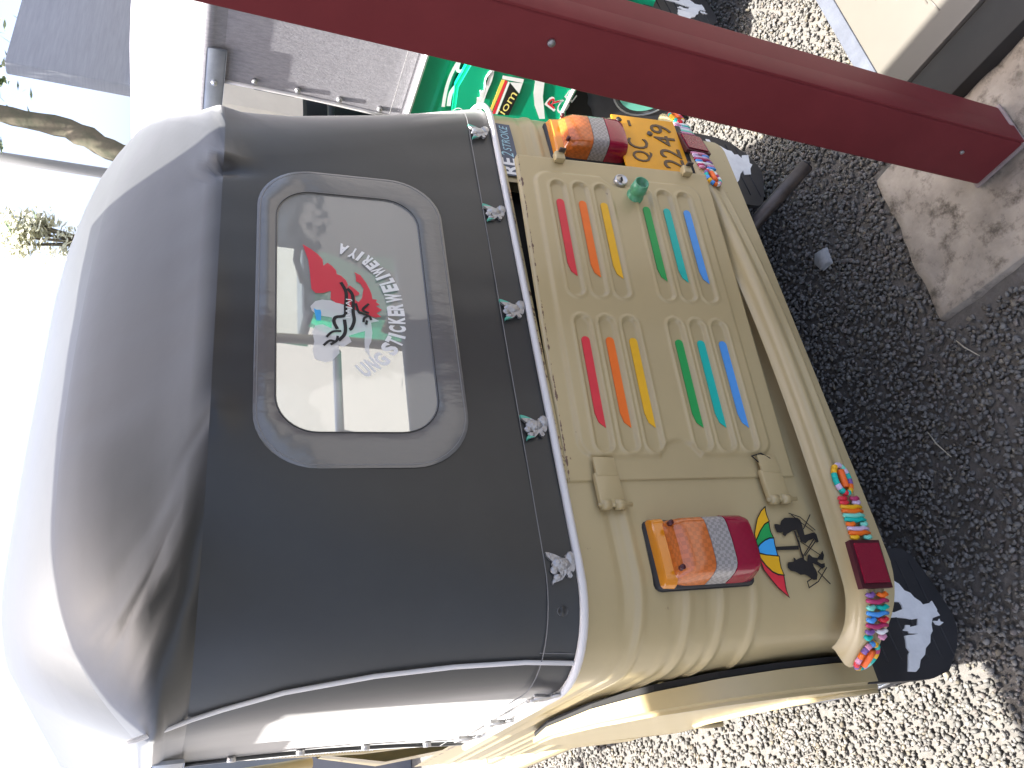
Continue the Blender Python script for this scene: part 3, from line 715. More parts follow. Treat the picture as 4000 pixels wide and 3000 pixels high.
    rings = [(z, w, r, yr, .60) for (z, w, r, yr) in low]
    hole = lambda a, b: a[1] < .06 and WX0 < a[0] and b[0] < WX1 and WZ0 < a[2] and b[2] < WZ1
    def zlow(x, y, z): return z + (.0 if z > 1.38 else 0)
    V1, F1, n1 = loft(rings, xs, hole=hole, nS=8)
    up = [(1.405, .628, .31, .041), (1.415, .631, .29, .048), (1.43, .634, .255, .070), (1.448, .637, .215, .099), (1.47, .640, .17, .130), (1.515, .642, .11, .188), (1.555, .640, .075, .243), (1.583, .636, .06, .288), (1.592, .630, .055, .305), (1.618, .600, .07, .35), (1.645, .565, .08, .40), (1.668, .53, .09, .45), (1.695, .485, .10, .52), (1.718, .43, .10, .60), (1.737, .365, .10, .69), (1.750, .29, .09, .78), (1.762, .12, .06, .92), (1.764, .012, .008, 1.0)]
    def zup(x, y, z):
        if z <= 1.41: return z
        k = min(1, (z - 1.405) / .18); a = min(1, abs(x) / .63)
        d = .75 * a ** 5 if x < 0 else .16 * a ** 6
        return z + .036 * k * (1 - a * a) * (1 if z < 1.6 else max(0, 1 - (z - 1.6) / .15)) - max(0, min(z, 1.6) - 1.43) * d
    if not detailed: up = [(z if z < 1.6 else 1.6 + (z - 1.6) * .4, w, r, yr) for (z, w, r, yr) in up]
    V2, F2, n2 = loft([(z, w, r, yr, 1.95) for (z, w, r, yr) in up], xs, zfun=zup, nS=12)
    # dents where the hoop pushes through, and folds near the corner
    def dent(v):
        x, y, z = v
        for (cx, cz, sx_, sz_, amp) in ((.300, 1.408, .016, .030, -.012), (.268, 1.408, .012, .034, .010), (-.235, 1.395, .030, .016, -.008), (-.26, 1.42, .02, .012, .005), (-.05, 1.41, .10, .014, -.004), (-.50, 1.50, .012, .06, -.009), (-.47, 1.48, .015, .06, .007), (-.55, 1.34, .01, .06, -.006), (.48, 1.41, .05, .03, -.012)):
            y += amp * math.exp(-((x - cx) / sx_) ** 2 - ((z - cz) / sz_) ** 2)
        # long soft pulls of the cloth from the hoop ends and down the corners
        y += .004 * mnoise.noise(Vector((x * 4, z * 4, 1.3))) + .0016 * mnoise.noise(Vector((x * 16, z * 5, 4.1)))
        if x < -.30: y += .0035 * math.sin((x * .9 + z * 1.6) * 75) * math.exp(-((z - 1.46) / .07) ** 2 - ((x + .49) / .09) ** 2)
        if x > .2: y += .003 * math.sin((x * 1.2 - z * 1.1) * 60) * math.exp(-((z - 1.36) / .07) ** 2 - ((x - .42) / .10) ** 2)
        return (x, y, z)
    o0 = len(V1); V = [dent(v) for v in V1] + [dent(v) for v in V2]; F = F1 + [tuple(i + o0 for i in f) for f in F2]
    can = obj('canopy', V, F, hood, T, True)
    me = can.data; at = me.attributes.get('sharp_edge') or me.attributes.new('sharp_edge', 'BOOLEAN', 'EDGE')
    for e in me.edges:
        a, b = e.vertices
        if a >= o0 and b >= o0 and (a - o0) // n2 == (b - o0) // n2 == 8: at.data[e.index].value = True
    # piping and stitching on the hem, the corner seams and the curtain edges
    hem = [Vector((x if x < 0 else x * .965, y, .876)) for x, y in uplan(BW + .010, BR + .006, -.011, .60, xs, 12, 8)]
    tube('hem_piping', hem, .0066, PIPING, can, 6)
    st_ = uplan(BW + .003, BR + .016, -.0025, .60, xs, 12, 8)
    tube('hem_stitching', [Vector((x if x < 0 else x * rs_(.928), y, .928)) for x, y in st_], .0009, STITCH, can, 4)
    for sx in (-1, 1):
        pth = []
        for z in (.880, .95, 1.05, 1.16, 1.28, 1.36, 1.40, 1.43, 1.47, 1.50):
            if z <= 1.405: w, r = rear_prof(z); w += .004; yr = y0(z) - .004
            else:
                t = (z - 1.405) / .178; w, r, yr = .630 + .012 * t, float(np.interp(z, [1.405, 1.448, 1.47, 1.515, 1.583], [.31, .215, .17, .11, .06])), .041 + .247 * t
            ang = R(float(np.interp(z, [.87, 1.035, 1.18, 1.315, 1.39, 1.435, 1.48, 1.55], [55, 58, 62, 67, 73, 76, 84, 88])))
            pth.append(Vector(((1 if sx < 0 else rs_(z)) * sx * ((w - r) + (r + .004) * math.sin(ang)), yr + r - (r + .004) * math.cos(ang), z)))
        tube('seam_piping', pth, .0036, PIPING, can, 6)
        tube('seam_stitching', [p + Vector((-sx * .012, -.008, 0)) for p in pth[:7]], .0008, STITCH, can, 4)
        edge = [Vector((sx * (rear_prof(z)[0] + .005), .60, z)) for z in (.881, 1.0, 1.1, 1.2, 1.3, 1.40)]
        tube('curtain_edge', edge, .006, PIPING if not detailed else hood, can, 6)
        for z in (.96, 1.08, 1.20, 1.32):
            w = rear_prof(z)[0] + .006
            tube('snap_button', [(sx * (w - .004), .578, z), (sx * (w + .008), .578, z)], .008, SILVER, can, 10)
        if detailed:
            for q in range(40):
                z = 1.06 + .0055 * q; w = rear_prof(z)[0] + .008
                box('zip_tooth', (sx * w, .607, z), (.006, .006, .003), STEEL, can, 0)
        br = boxbm((0, 0, 0), (.006, .30, .052), .006, 2)
        for v in br.verts: v.co += Vector((sx * .640, .64, 1.425))
        bk = bm_obj('hood_bracket', br, mat('bracket_steel', (.34, .37, .42), rough=.4, metal=.8, var=.2, vscale=10), can, True, R(40))
        tube('bracket_bolt', [(sx * .640, .60, 1.425), (sx * .650, .60, 1.425)], .008, STEEL, can, 10)
    tube('corner_snap', [rear((-.555, .905), .004), rear((-.555, .905), .009)], .008, VINYL, can, 12)
    # ---- rear window
    def rrect(x0, x1, z0, z1, r, n_=10):
        P = []
        for (cx, cz, a0) in ((x1 - r, z1 - r, 0), (x0 + r, z1 - r, 90), (x0 + r, z0 + r, 180), (x1 - r, z0 + r, 270)):
            for i in range(n_ + 1):
                a = R(a0 + 90 * i / n_); P.append((cx + r * math.cos(a), cz + r * math.sin(a)))
        return P
    outer = rrect(-.330, .282, 1.015, 1.346, .095); inner = rrect(-.268, .226, 1.063, 1.312, .062)
    rmap = lambda p, o: rear(p, o + .007)
    V = []; F = []; no = len(outer)
    for t_, off in ((0, .0004), (.06, .0016), (.5, .002), (.92, .0016), (1, .0002)):
        for a, b in zip(outer, inner):
            j = .0007 * math.sin(a[0] * 210 + a[1] * 170) * math.sin(math.pi * t_)
            V.append(rmap((a[0] + (b[0] - a[0]) * t_, a[1] + (b[1] - a[1]) * t_), off + j))
    for q in range(4):
        for i in range(no):
            j = (i + 1) % no; F.append((q * no + i, q * no + j, (q + 1) * no + j, (q + 1) * no + i))
    win = obj('rear_window', V, F, CLEARBAND, T, True)
    pb = bmesh.new(); nxp, nzp = 30, 16
    pane = prism('pane', [(a[0] * 1.0, a[1]) for a in rrect(-.272, .230, 1.059, 1.316, .064)], lambda p, o: rear(p, .006), .0, GLASS, win)
    tube('window_stitching', [rmap(p, .0012) for p in rrect(-.270, .228, 1.061, 1.314, .063)], .0013, VINYL, win, 5, True)
    tube('window_stitching', [rmap(p, .0012) for p in rrect(-.325, .277, 1.020, 1.341, .092)], .0011, STITCH, win, 5, True)
    if detailed:
        smap = lambda p, o: rear(p, .0075 + o)
        prism('logo_red_flame', DECALS['w_red'], smap, .0003, C_REDT, win)
        prism('logo_white_film', DECALS['w_white'], smap, .0002, CLIGHT, win)
        prism('logo_blue_drop', DECALS['w_blue'], lambda p, o: smap(p, .0008), .0, C_SKY, win)
        for i in range(10): stroke('logo_black_line', DECALS['ws_%d' % i], .0058 if i < 3 else .0042, smap, .0012 + .0001 * i, C_BLK, win)
        a, b = DECALS['w_bajaj']
        text('logo_lettering', 'BAJAJ', ((a[0] + b[0]) / 2, (a[1] + b[1]) / 2), abs(b[0] - a[0]) * 1.0, .0105, math.atan2(b[1] - a[1], b[0] - a[0]), smap, .003, C_WHT, win)
        L = DECALS['w_text']; S_ = 'UNGSTICKERWELIWERIYA'
        for i, ch in enumerate(S_):
            p = L[i]; q0 = L[max(i - 1, 0)]; q1 = L[min(i + 1, len(L) - 1)]
            ang = math.atan2(q1[1] - q0[1], q1[0] - q0[0]); dist = math.hypot(q1[0] - q0[0], q1[1] - q0[1]) / (2 if 0 < i < len(L) - 1 else 1)
            wd = {'I': .42, 'W': 1.05, 'L': .8}.get(ch, .84) * dist
            if ch == 'I': wd = .0055
            text('window_lettering', ch, p, min(wd, .019), .029 if i < 14 else .024, ang, smap, .0018, C_WHT, win, bold=.05)
    # ---- eagles
    if detailed:
        for (x, z, g, sc) in ((.447, .912, True, .9), (.218, .910, True, .95), (-.019, .909, True, 1), (-.260, .908, True, 1), (-.497, .906, False, 1)):
            make_eagle(lambda p, o, x=x, z=z, sc=sc: rear((x + p[0] * sc, z + p[1] * sc), .006 + o), g, can)
        for (y, z) in ((.137, .905), (.333, .905), (.478, .915)):
            make_eagle(lambda p, o, y=y, z=z: Vector((-.650 - o, y - p[0], z + p[1])), False, can)
        # maker's strip under the hem
        def stmap(p, o): return rear((p[0], p[1]), .003 + o)
        P = [(.333, .833), (.40, .831), (.45, .832), (.490, .834), (.492, .874), (.45, .874), (.40, .873), (.335, .872)]
        sk = prism('model_sticker', P, stmap, .0008, C_NAVY, T)
        text('sticker_lettering', 'RE', (.362, .853), .048, .034, 0, stmap, .0012, C_WHT, sk, shear=.05, bold=.03)
        text('sticker_lettering', '2', (.398, .852), .012, .026, 0, stmap, .0012, C_LBL, sk, shear=.25)
        text('sticker_lettering', 'STROKE', (.446, .850), .074, .018, 0, stmap, .0012, C_LBL, sk, shear=.2)
        # umbrella sticker
        um = [('u_or1', C_YEL), ('u_gr', C_GRN), ('u_bl', C_SKY), ('u_or2', C_YEL), ('u_rd', C_RED)]
        dm = lambda p, o: rear(p, .0028 + o)
        first = None
        for k_, c in um:
            o = prism('umbrella_panel', DECALS[k_], dm, .0004, c, first or T); 
            if first is None: first = o; o.name = 'umbrella_sticker'
        for k_ in ('u_pole', 'u_table', 'u_man1', 'u_man2'):
            prism({'u_pole': 'umbrella_pole', 'u_table': 'table_print'}.get(k_, 'seated_figure_print'), DECALS[k_], lambda p, o, k_=k_: dm(p, o + (.0004 if k_ == 'u_table' else 0)), .0004, C_BLK, first)
        for k_, _ in um:
            q = DECALS[k_]; stroke('umbrella_outline', q + [q[0]], .0016, dm, .0008, C_BLK, first, False)
        for i in range(9): stroke('chair_print', DECALS['us_%d' % i], .0018, dm, .001 + .0001 * i, C_BLK, first, False)
    # ---- inside and front
    box('floor_pan', (0, 1.15, .33), (1.10, 1.55, .03), body, T, .006)
    box('passenger_seat', (0, .62, .52), (1.08, .46, .14), SEAT, T, .04)
    box('seat_back', (0, .36, .80), (1.10, .10, .42), SEAT, T, .04, Matrix.Rotation(R(8), 3, 'X'))
    box('grab_rail', (0, .98, 1.02), (1.10, .025, .025), STEEL, T, .008)
    for sx in (-1, 1):
        tube('hood_pillar', [(sx * .57, .96, .33), (sx * .58, .97, 1.0), (sx * .56, .97, 1.42)], .016, body, T, 10)
        tube('windscreen_pillar', [(sx * .46, 2.08, .94), (sx * .50, 1.97, 1.50)], .018, body, T, 10)
        tube('roof_rail', [(sx * .575, .3, 1.44), (sx * .575, 1.2, 1.45), (sx * .56, 1.94, 1.46)], .012, body, T, 8)
        box('sill', (sx * .57, 1.35, .31), (.06, .85, .05), body, T, .012)
        tube('mirror_arm', [(sx * .48, 2.0, 1.10), (sx * .66, 2.02, 1.16)], .006, STEEL, T, 6)
        box('mirror', (sx * .70, 2.02, 1.18), (.10, .02, .13), RUBBER, T, .009)
    box('driver_seat', (-.02, 1.32, .60), (.62, .36, .12), SEAT, T, .035)
    box('driver_backrest', (-.02, 1.10, .92), (.42, .07, .36), SEAT, T, .03)
    box('driver_headrest', (.16, 1.12, 1.20), (.24, .08, .22), SEAT, T, .038)
    Vc = []; Fc = []; rr_ = [(.30, .42, 2.22), (.5, .50, 2.26), (.75, .52, 2.22), (.95, .48, 2.12)]
    for (z, w, yf_) in rr_:
        for i in range(21):
            a = math.pi * i / 20; Vc.append((-w * math.cos(a), 1.78 + (yf_ - 1.78) * math.sin(a) ** .6, z))
    for i in range(len(rr_) - 1):
        for q in range(20): Fc.append((i * 21 + q, i * 21 + q + 1, (i + 1) * 21 + q + 1, (i + 1) * 21 + q))
    obj('front_cowl', Vc, Fc, body, T, True)
    box('dashboard', (0, 1.98, .96), (.86, .20, .05), SEAT, T, .015)
    ws = obj('windscreen', [(-.46, 2.08, .96), (.46, 2.08, .96), (.50, 1.97, 1.50), (-.50, 1.97, 1.50)], [(0, 1, 2, 3)], WIND, T)
    box('windscreen_header', (0, 1.965, 1.52), (1.02, .04, .05), body, T, .012)
    tube('steering_column', [(0, 2.12, .45), (0, 1.86, .98)], .028, EXH, T, 10)
    tube('handlebar', [(-.33, 1.80, 1.00), (-.18, 1.84, 1.02), (0, 1.86, 1.0), (.18, 1.84, 1.02), (.33, 1.80, 1.00)], .016, EXH, T, 8)
    box('front_mudguard', (0, 2.25, .43), (.16, .36, .05), body, T, .02)
    tube('front_fork', [(.07, 2.22, .2), (.07, 2.12, .46)], .02, EXH, T, 8)
    tube('headlight', [(0, 2.24, .72), (0, 2.29, .72)], .075, STEEL, T, 20)
    return T

khaki = make_rickshaw((0, 0, 0), KHAKI, VINYL, 'khaki auto rickshaw with black hood, rainbow-striped engine door and yellow number plate', True)
green = make_rickshaw((1.757, -.07, 0), GREEN, DENIM, 'green auto rickshaw with grey fabric hood and white football graphics behind the red post', False)

# green rickshaw's side graphics (its left side faces the camera)
GX = 1.757; GY = -.07
def gmap(p, o):      # photo-traced (y, z) on the fender side, local to the green rickshaw
    z = p[1]; yl = p[0] - GY; x = -(.700 - .065 * max(0, yl - .05))
    if z >= .70: x = -.656
    return Vector((x - .003 - o, p[0] - GY, z))
gs = None
def gadd(o):
    return o
side = prism('side_graphic', DECALS['g_band'], gmap, .0006, C_WHT, green)
for i in range(9):
    w = {0: .010, 1: .012, 2: .013, 3: .011, 4: .011, 5: .009, 6: .004, 7: .004, 8: .010}[i]
    stroke('football_graphic', DECALS['g_s%d' % i], w, gmap, .0008 + .0002 * i, C_WHT, side)
prism('football_graphic', DECALS['g_pent'], gmap, .003, C_WHT, side)
prism('yellow_stripe', DECALS['g_yel'], gmap, .0006, flat('pale_yellow_print', (.85, .70, .12)), side)
prism('red_stripe', DECALS['g_red'], gmap, .0007, C_RED, side)
prism('white_stripe', DECALS['g_wh'], gmap, .0008, C_WHT, side)
prism('dark_panel', DECALS['g_dk'], gmap, .0006, C_BLK, side)
prism('white_corner', DECALS['g_tri'], gmap, .0006, C_WHT, side)
prism('white_bar', DECALS['g_bar'], gmap, .0007, C_WHT, side)
# lettering on the side reads towards the rear of the rickshaw
gflip = lambda p, o: gmap((-p[0], p[1]), o)
a, b = DECALS['g_om']
text('side_lettering', 'iom', (-(a[0] + b[0]) / 2, (a[1] + b[1]) / 2), .085, .026, R(-6), gflip, .0012, flat('yellow_print', (.85, .75, .22)), side, shear=.3)
a, b = DECALS['g_R']
text('side_lettering', 'R', (-(a[0] + b[0]) / 2, (a[1] + b[1]) / 2), .052, .044, R(-8), gflip, .0012, C_WHT, side, shear=.3)
text('side_lettering', 'R', (-(a[0] + b[0]) / 2, (a[1] + b[1]) / 2), .038, .030, R(-8), gflip, .0022, C_RED, side, shear=.3)
a, b = DECALS['g_C']
text('side_lettering', 'CE', (-(a[0] + b[0]) / 2, (a[1] + b[1]) / 2), .085, .036, R(-8), gflip, .0012, C_WHT, side, shear=.3)

# ------------------------------------------------------------------ red post and its concrete foot
px0, px1, py0, py1 = .140, .244, -.470, -.362
P = [(px0, py0), (px1, py0), (px1, py1), (px0, py1)]
post = empty('steel_post', ((px0 + px1) / 2, (py0 + py1) / 2, .015), 'dark red painted steel box post standing on a concrete footing', 'post')
def ploc(x, y, z): return Vector((x - (px0 + px1) / 2, y - (py0 + py1) / 2, z - .015))
c = (px0 + px1) / 2, (py0 + py1) / 2
bm = boxbm(ploc(c[0], c[1], 1.28), (px1 - px0, py1 - py0, 2.52), .006, 3)
shaft = bm_obj('post_shaft', bm, POST, post, True, R(40))
box('channel_lip', ploc(px0 + .024, py0 - .0015, 1.28), (.044, .005, 2.518), POST, shaft, .0015)
box('base_plate', ploc(c[0], c[1], .020), (.112, .116, .008), mat('weld_grey', (.30, .24, .22), rough=.7, var=.3), post, .002)
for (x, y, z, nx_, ny_) in ((px0, -.432, .985, -1, 0), (px0, -.424, .135, -1, 0)):
    big = z in (.985,)
    tube('screw_head', [ploc(x, y, z), ploc(x - .004, y, z)], .006 if big else .004, SILVER, post, 10)

def rough_block(name, poly, z0, z1, m, parent, amp, taper=.04, sub=14):
    cx = sum(p[0] for p in poly) / len(poly); cy = sum(p[1] for p in poly) / len(poly)
    bm = bmesh.new()
    b_ = [bm.verts.new((p[0] + (p[0] - cx) * taper, p[1] + (p[1] - cy) * taper, z0)) for p in poly]; t_ = [bm.verts.new((p[0], p[1], z1)) for p in poly]
    bm.faces.new(t_)
    for i in range(len(poly)):
        j = (i + 1) % len(poly); bm.faces.new((b_[i], b_[j], t_[j], t_[i]))
    bmesh.ops.subdivide_edges(bm, edges=list(bm.edges), cuts=sub, use_grid_fill=True)
    bmesh.ops.triangulate(bm, faces=[f for f in bm.faces if len(f.verts) > 4])
    for v in bm.verts:
        n1_ = mnoise.fractal(v.co * 9, 1, 2, 4); n2_ = mnoise.noise(v.co * 40)
        d = Vector((v.co.x - cx, v.co.y - cy, 0)); d = d.normalized() if d.length else d
        v.co += (Vector((0, 0, 1)) * .6 + d * .6) * (amp * n1_ + amp * .35 * n2_) if v.co.z > z0 + .002 else Vector((0, 0, 0))
    return bm_obj(name, bm, m, parent, True)
foot = rough_block('concrete_footing', [(-.045, -.66), (.345, -.64), (.345, -.175), (-.035, -.160)], -.03, .008, CONC, None, .011, .06, 26)
tag(foot, 'rough weathered concrete footing block under the dark red post', 'footing')

# ------------------------------------------------------------------ ground, slab, kerb
def grid_sheet(name, x0, x1, y0_, y1, z, m, n=2):
    V = [(x0 + (x1 - x0) * i / n, y0_ + (y1 - y0_) * j / n, z) for i in range(n + 1) for j in range(n + 1)]
    F = [(i * (n + 1) + j, (i + 1) * (n + 1) + j, (i + 1) * (n + 1) + j + 1, i * (n + 1) + j + 1) for i in range(n) for j in range(n)]
    return obj(name, V, F, m)
GRND = mat('gravel_bed', (.15, .142, .13), rough=.95, col2=(.10, .094, .085), vscale=70, bump=1.0, bscale=90)
g = grid_sheet('ground', -400, 400, -400, 400, -.006, GRND, 8); tag(g, 'pale gravel yard', None, None, 'structure')
slab_e = box('pavement', (2.37, -1.47, .022), (3.86, 2.30, .06), SLAB, None, .006); tag(slab_e, 'cream tiled pavement slab beside the post', None, None, 'structure')
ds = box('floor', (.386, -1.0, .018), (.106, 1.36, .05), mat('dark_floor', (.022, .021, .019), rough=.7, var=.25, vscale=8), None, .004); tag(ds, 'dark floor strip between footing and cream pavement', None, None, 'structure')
kb = box('kerb', (2.47, -.299, .018), (4.0, .040, .062), KERB, None, .006); tag(kb, 'blue grey kerb edging the pavement', None, None, 'structure')
# pressed grain lines of the tiles
rr = random.Random(4)
for i in range(46):
    x = .46 + rr.random() * 1.0; y = -.40 - rr.random() * .55; ln = rr.uniform(.05, .16); wv = rr.uniform(.008, .016)
    P_ = [Vector((x, y, .0525)), Vector((x + ln * .4, y + .004, .0528)), Vector((x + ln, y + .002, .0525))]
    P2 = [Vector((x + ln, y + .002, .0525)), Vector((x + ln + wv * .7, y + .002 + wv * .5, .0525)), Vector((x + ln, y + .002 + wv, .0525)), Vector((x + ln * .3, y + wv, .0525))]
    V, F = tubeVF(P_ + P2[1:], .0016, 5); obj('tile_relief', V, F, SLAB, slab_e, True)
    # children of the slab are in its local frame (slab object sits at the origin)

def make_gravel():
    rs = np.random.RandomState(11)
    bm = bmesh.new(); bmesh.ops.create_icosphere(bm, subdivisions=1, radius=1.0)
    base = np.array([v.co[:] for v in bm.verts]); tri = np.array([[v.index for v in f.verts] for f in bm.faces]); bm.free()
    nv = len(base)
    var = []
    for k in range(14):
        j = base * (1 + rs.uniform(-.28, .22, (nv, 1))); 
        for q in range(3):      # crushed facets
            d = rs.normal(size=3); d /= np.linalg.norm(d); h = rs.uniform(.45, .7); s = j @ d; j = j - np.outer(np.maximum(s - h, 0), d)
        var.append(j * np.array([1, rs.uniform(.6, .95), rs.uniform(.45, .7)]))
    var = np.array(var)
    def scatter(x0, x1, ya, yb, dens, smin, smax, zlo, zhi):
        n = int((x1 - x0) * (yb - ya) * dens)
        p = np.stack([rs.uniform(x0, x1, n), rs.uniform(ya, yb, n), rs.uniform(zlo, zhi, n)], 1)
        s = smin + (smax - smin) * rs.beta(2, 3.0, n)
        ok = ~((p[:, 0] > -.07) & (p[:, 0] < .37) & (p[:, 1] < -.165)) & ~((p[:, 0] > .36) & (p[:, 1] < -.275))
        ok &= ~((np.abs(p[:, 0]) < .5) & (p[:, 1] > .75))
        return p[ok], s[ok]
    parts = [scatter(-.95, .75, -.62, .75, 11500, .0042, .0098, -.004, .004), scatter(.55, 2.1, -.3, 1.5, 9800, .0042, .0098, -.004, .004), scatter(-1.2, -.45, .6, 2.6, 5200, .006, .012, -.004, .003)]
    P_ = np.concatenate([a for a, b in parts]); S_ = np.concatenate([b for a, b in parts]); n = len(P_)
    q = rs.normal(size=(n, 4)); q[:, 1:3] *= .45; q /= np.linalg.norm(q, axis=1)[:, None]
    w, x, y, z = q.T
    M = np.stack([1 - 2 * (y * y + z * z), 2 * (x * y - z * w), 2 * (x * z + y * w), 2 * (x * y + z * w), 1 - 2 * (x * x + z * z), 2 * (y * z - x * w), 2 * (x * z - y * w), 2 * (y * z + x * w), 1 - 2 * (x * x + y * y)], 1).reshape(n, 3, 3)
    V = np.einsum('nij,nvj->nvi', M, var[rs.randint(0, 14, n)] * S_[:, None, None]) + P_[:, None, :]
    F = (tri[None] + (np.arange(n) * nv)[:, None, None]).reshape(-1, 3)
    me = bpy.data.meshes.new('gravel'); me.vertices.add(n * nv); me.vertices.foreach_set('co', V.reshape(-1).astype(np.float32))
    me.loops.add(len(F) * 3); me.loops.foreach_set('vertex_index', F.reshape(-1).astype(np.int32))
    me.polygons.add(len(F)); me.polygons.foreach_set('loop_start', (np.arange(len(F)) * 3).astype(np.int32))
    me.update(calc_edges=True)
    at = me.attributes.new('stone_tone', 'FLOAT_COLOR', 'POINT')
    t = rs.uniform(0, 1, n); br_ = .085 + .13 * rs.beta(2.0, 2.4, n)
    c = np.stack([br_ * (1.04 + .10 * (t > .8)), br_ * (1.0), br_ * (.93 - .06 * t - .12 * (t > .9)), np.ones(n)], 1)
    at.data.foreach_set('color', np.repeat(c, nv, axis=0).reshape(-1).astype(np.float32))
    m = mat('crushed_stone', (.3, .3, .3), rough=.85, bump=.3, bscale=300)
    nn = m.node_tree.nodes; l = m.node_tree.links; a = nn.new('ShaderNodeAttribute'); a.attribute_name = 'stone_tone'; l.new(a.outputs['Color'], nn['Principled BSDF'].inputs['Base Color'])
    me.materials.append(m)
    o = bpy.data.objects.new('gravel', me); COL.objects.link(o)
    tag(o, 'loose crushed grey stone covering the yard', None, None, 'stuff')
    print('stones', n)
make_gravel()

# ------------------------------------------------------------------ shed roof the post carries
RC = [(.285, .475), (-3.4, .285), (-3.4, -3.2), (.27, -3.2)]
V = []; F = []; n1, n2 = 90, 6
for i in range(n1 + 1):
    u = i / n1
    for j in range(n2 + 1):
        v = j / n2
        p = (Vector((*RC[0], 0)) * (1 - u) + Vector((*RC[1], 0)) * u) * (1 - v) + (Vector((*RC[3], 0)) * (1 - u) + Vector((*RC[2], 0)) * u) * v
        V.append((p.x, p.y, 2.60 + .16 * v + .012 * math.sin(u * 90 * 1.4)))
for i in range(n1):
    for j in range(n2):
        q = i * (n2 + 1) + j; F.append((q, q + 1, q + n2 + 2, q + n2 + 1))
roof = obj('shed_roof', V, F, mat('aged_roof_sheet', (.50, .49, .46), rough=.7, var=.12), None, True)
tag(roof, 'corrugated metal shed roof carried by the dark red post', 'roof')
box('roof_beam', (-1.55, -.42, 2.56), (3.7, .08, .04), POST, roof, .004)

# ------------------------------------------------------------------ building, trees, pole and fence beyond
bd = empty('boundary_wall', (5.3, 3.0, 0), 'cream wall with grey metal sheet on top behind the green rickshaw', 'wall')
CREAM = mat('cream_plaster', (.62, .56, .46), rough=.85, var=.1, vscale=3); GREYM = mat('grey_cladding', (.30, .31, .34), rough=.55, var=.12, vscale=5, stretch=(1, 1, 14))
box('wall', (0, 0, .95), (2.7, .12, 1.90), CREAM, bd, .01)
box('parapet', (0, -.02, 2.28), (2.74, .10, .74), GREYM, bd, .01)
box('parapet_trim', (0, -.025, 1.905), (2.76, .16, .03), C_WHT, bd, .005)
for (x, w) in ((-.95, .34), (-.1, .5)):
    wn = box('window', (x, -.062, 1.18), (w, .05, .5), mat('blue_frame', (.16, .22, .30), rough=.4), bd, .006)
    box('pane', (x, -.092, 1.18), (w - .08, .012, .42), mat('dark_glass', (.03, .04, .05), rough=.08), wn, .002)

def leaf_tree(name, base, path, rad, crown, label, leaves, lsize, seedv, crown_mat, trunk_mat):
    rr = random.Random(seedv)
    T = empty(name, base, label, 'tree')
    pts = [Vector(p) - Vector(base) for p in path]
    N = 5; P_ = []
    for i in range(len(pts) - 1):
        for k in range(N): P_.append(pts[i].lerp(pts[i + 1], k / N))
    P_.append(pts[-1])
    P_ = [p + Vector((rr.uniform(-1, 1), rr.uniform(-1, 1), 0)) * rad * .12 for p in P_]
    tr = tube('trunk', P_, [rad * (1 - .45 * i / len(P_)) * rr.uniform(.92, 1.1) for i in range(len(P_))], trunk_mat, T, 12)
    V = []; F = []
    ctr = Vector(crown[0]) - Vector(base); rx, ry, rz = crown[1]
    clumps = []
    for k in range(26):
        d = Vector((rr.gauss(0, 1), rr.gauss(0, 1), rr.gauss(0, 1))).normalized(); q = rr.uniform(.35, 1) 
        clumps.append(ctr + Vector((d.x * rx * q, d.y * ry * q, d.z * rz * q)))
    for c_ in clumps[:8]:
        V_, F_ = tubeVF([P_[-1], P_[-1].lerp(c_, .5) + Vector((0, 0, .1)), c_], [rad * .45, rad * .28, rad * .1], 6); obj('limb', V_, F_, trunk_mat, tr, True)
    for i in range(leaves):
        c_ = rr.choice(clumps); p = c_ + Vector((rr.gauss(0, 1) * rx * .22, rr.gauss(0, 1) * ry * .22, rr.gauss(0, 1) * rz * .2))
        a = Vector((rr.uniform(-1, 1), rr.uniform(-1, 1), rr.uniform(-.6, .4))).normalized(); b = a.orthogonal().normalized(); s = lsize * rr.uniform(.6, 1.3)
        q = len(V); V += [p - a * s, p + b * s * .4, p + a * s, p - b * s * .4]; F.append((q, q + 1, q + 2, q + 3))
    obj('crown', V, F, crown_mat, T)
    return T
BARK = mat('mossy_bark', (.16, .13, .09), rough=.95, col2=(.07, .075, .045), vscale=9, bump=1, bscale=25)
LEAF = mat('leaf_green', (.07, .13, .03), rough=.55, var=.4, vscale=3)
LEAF2 = mat('glare_bleached_leaf', (.62, .62, .46), rough=.6, var=.2, vscale=3)  # leaf colour bleached to stand in for overexposed glare
LEAF.node_tree.nodes['Principled BSDF'].inputs['Subsurface Weight'].default_value = 0
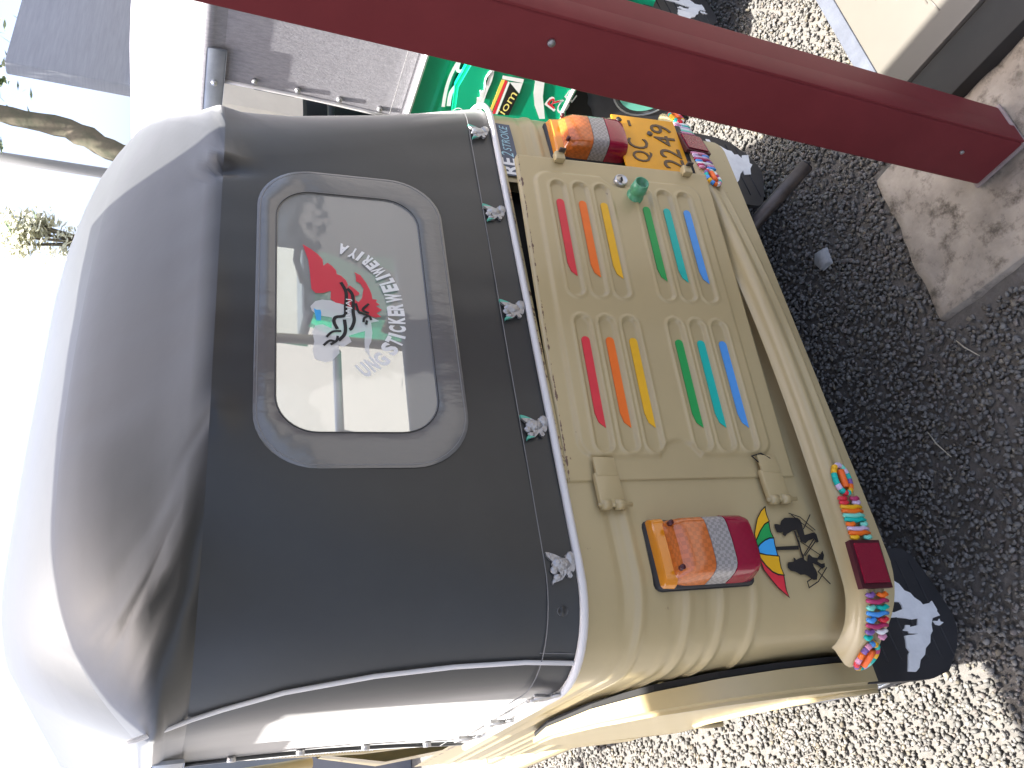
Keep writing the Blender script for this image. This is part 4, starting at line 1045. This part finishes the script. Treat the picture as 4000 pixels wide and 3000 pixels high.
leaf_tree('tree', (2.85, 2.9, 0), [(2.85, 2.9, 0), (2.96, 2.9, .9), (3.10, 2.9, 1.5), (3.25, 2.9, 1.92), (3.38, 2.9, 2.22), (3.43, 2.9, 2.6), (3.50, 2.95, 3.2)], .085, ((4.3, 3.4, 4.0), (1.7, 1.3, 1.0)),
          'leaning mossy tree trunk beside the cream wall', 6000, .06, 3, LEAF, BARK)
leaf_tree('tree', (11.9, 14.0, 0), [(11.9, 14, 0), (11.9, 14, 1.6), (11.95, 14, 3.2)], .12, ((11.95, 14, 4.7), (.62, .6, .9)), 'small tree with glare painted into its leaf colour far beyond the khaki rickshaw roof', 1500, .10, 9, LEAF2, BARK)
pole = tube('utility_pole', [(0, 0, 0), (0, 0, 2.6), (0, 0, 5.0)], [.05, .05, .05], mat('pole_grey', (.30, .30, .30), rough=.7), None, 10); pole.location = (5.146, 5.0, 0)
tag(pole, 'thin dark grey pole standing behind the leaning tree', 'pole')
fn = empty('fence', (-.45, 4.2, 0), 'blue and grey panel fence ahead of the khaki rickshaw', 'fence')
for i in range(4):
    box('panel', (-.1 + i * .30, 0, .78), (.29, .03, 1.56), [mat('blue_panel', (.10, .22, .45), rough=.5, var=.1), mat('slate_panel', (.18, .19, .23), rough=.6, var=.1)][i % 2], fn, .004)

# ------------------------------------------------------------------ small litter on the gravel
ps = rough_block('pale_stone', [(-.022, -.016), (.020, -.020), (.026, .010), (.004, .022), (-.020, .014)], 0, .012, mat('pale_stone', (.34, .34, .33), rough=.8, var=.2), None, .003, .1, 4)
ps.location = (.287, .038, .004); tag(ps, 'pale flat stone lying on the shaded gravel beside the exhaust pipe', 'stone')
STRAW = mat('dry_straw', (.42, .38, .28), rough=.8)
for (a, b, lab) in (((-.232, -.024, .014), (-.301, -.047, .012), 'thin dry straw on the shaded gravel below the bumper reflector'), ((-.101, -.170, .014), (-.156, -.197, .012), 'short dry straw on the gravel near the footing corner')):
    mid = [(a[i] + b[i]) / 2 + (.004 if i == 2 else .003) for i in range(3)]
    st_o = tube('dry_straw', [Vector(a) - Vector(a), Vector(mid) - Vector(a), Vector(b) - Vector(a)], [.0012, .0014, .0008], STRAW, None, 5); st_o.location = a
    tag(st_o, lab, 'straw', 'dry straws on the gravel')
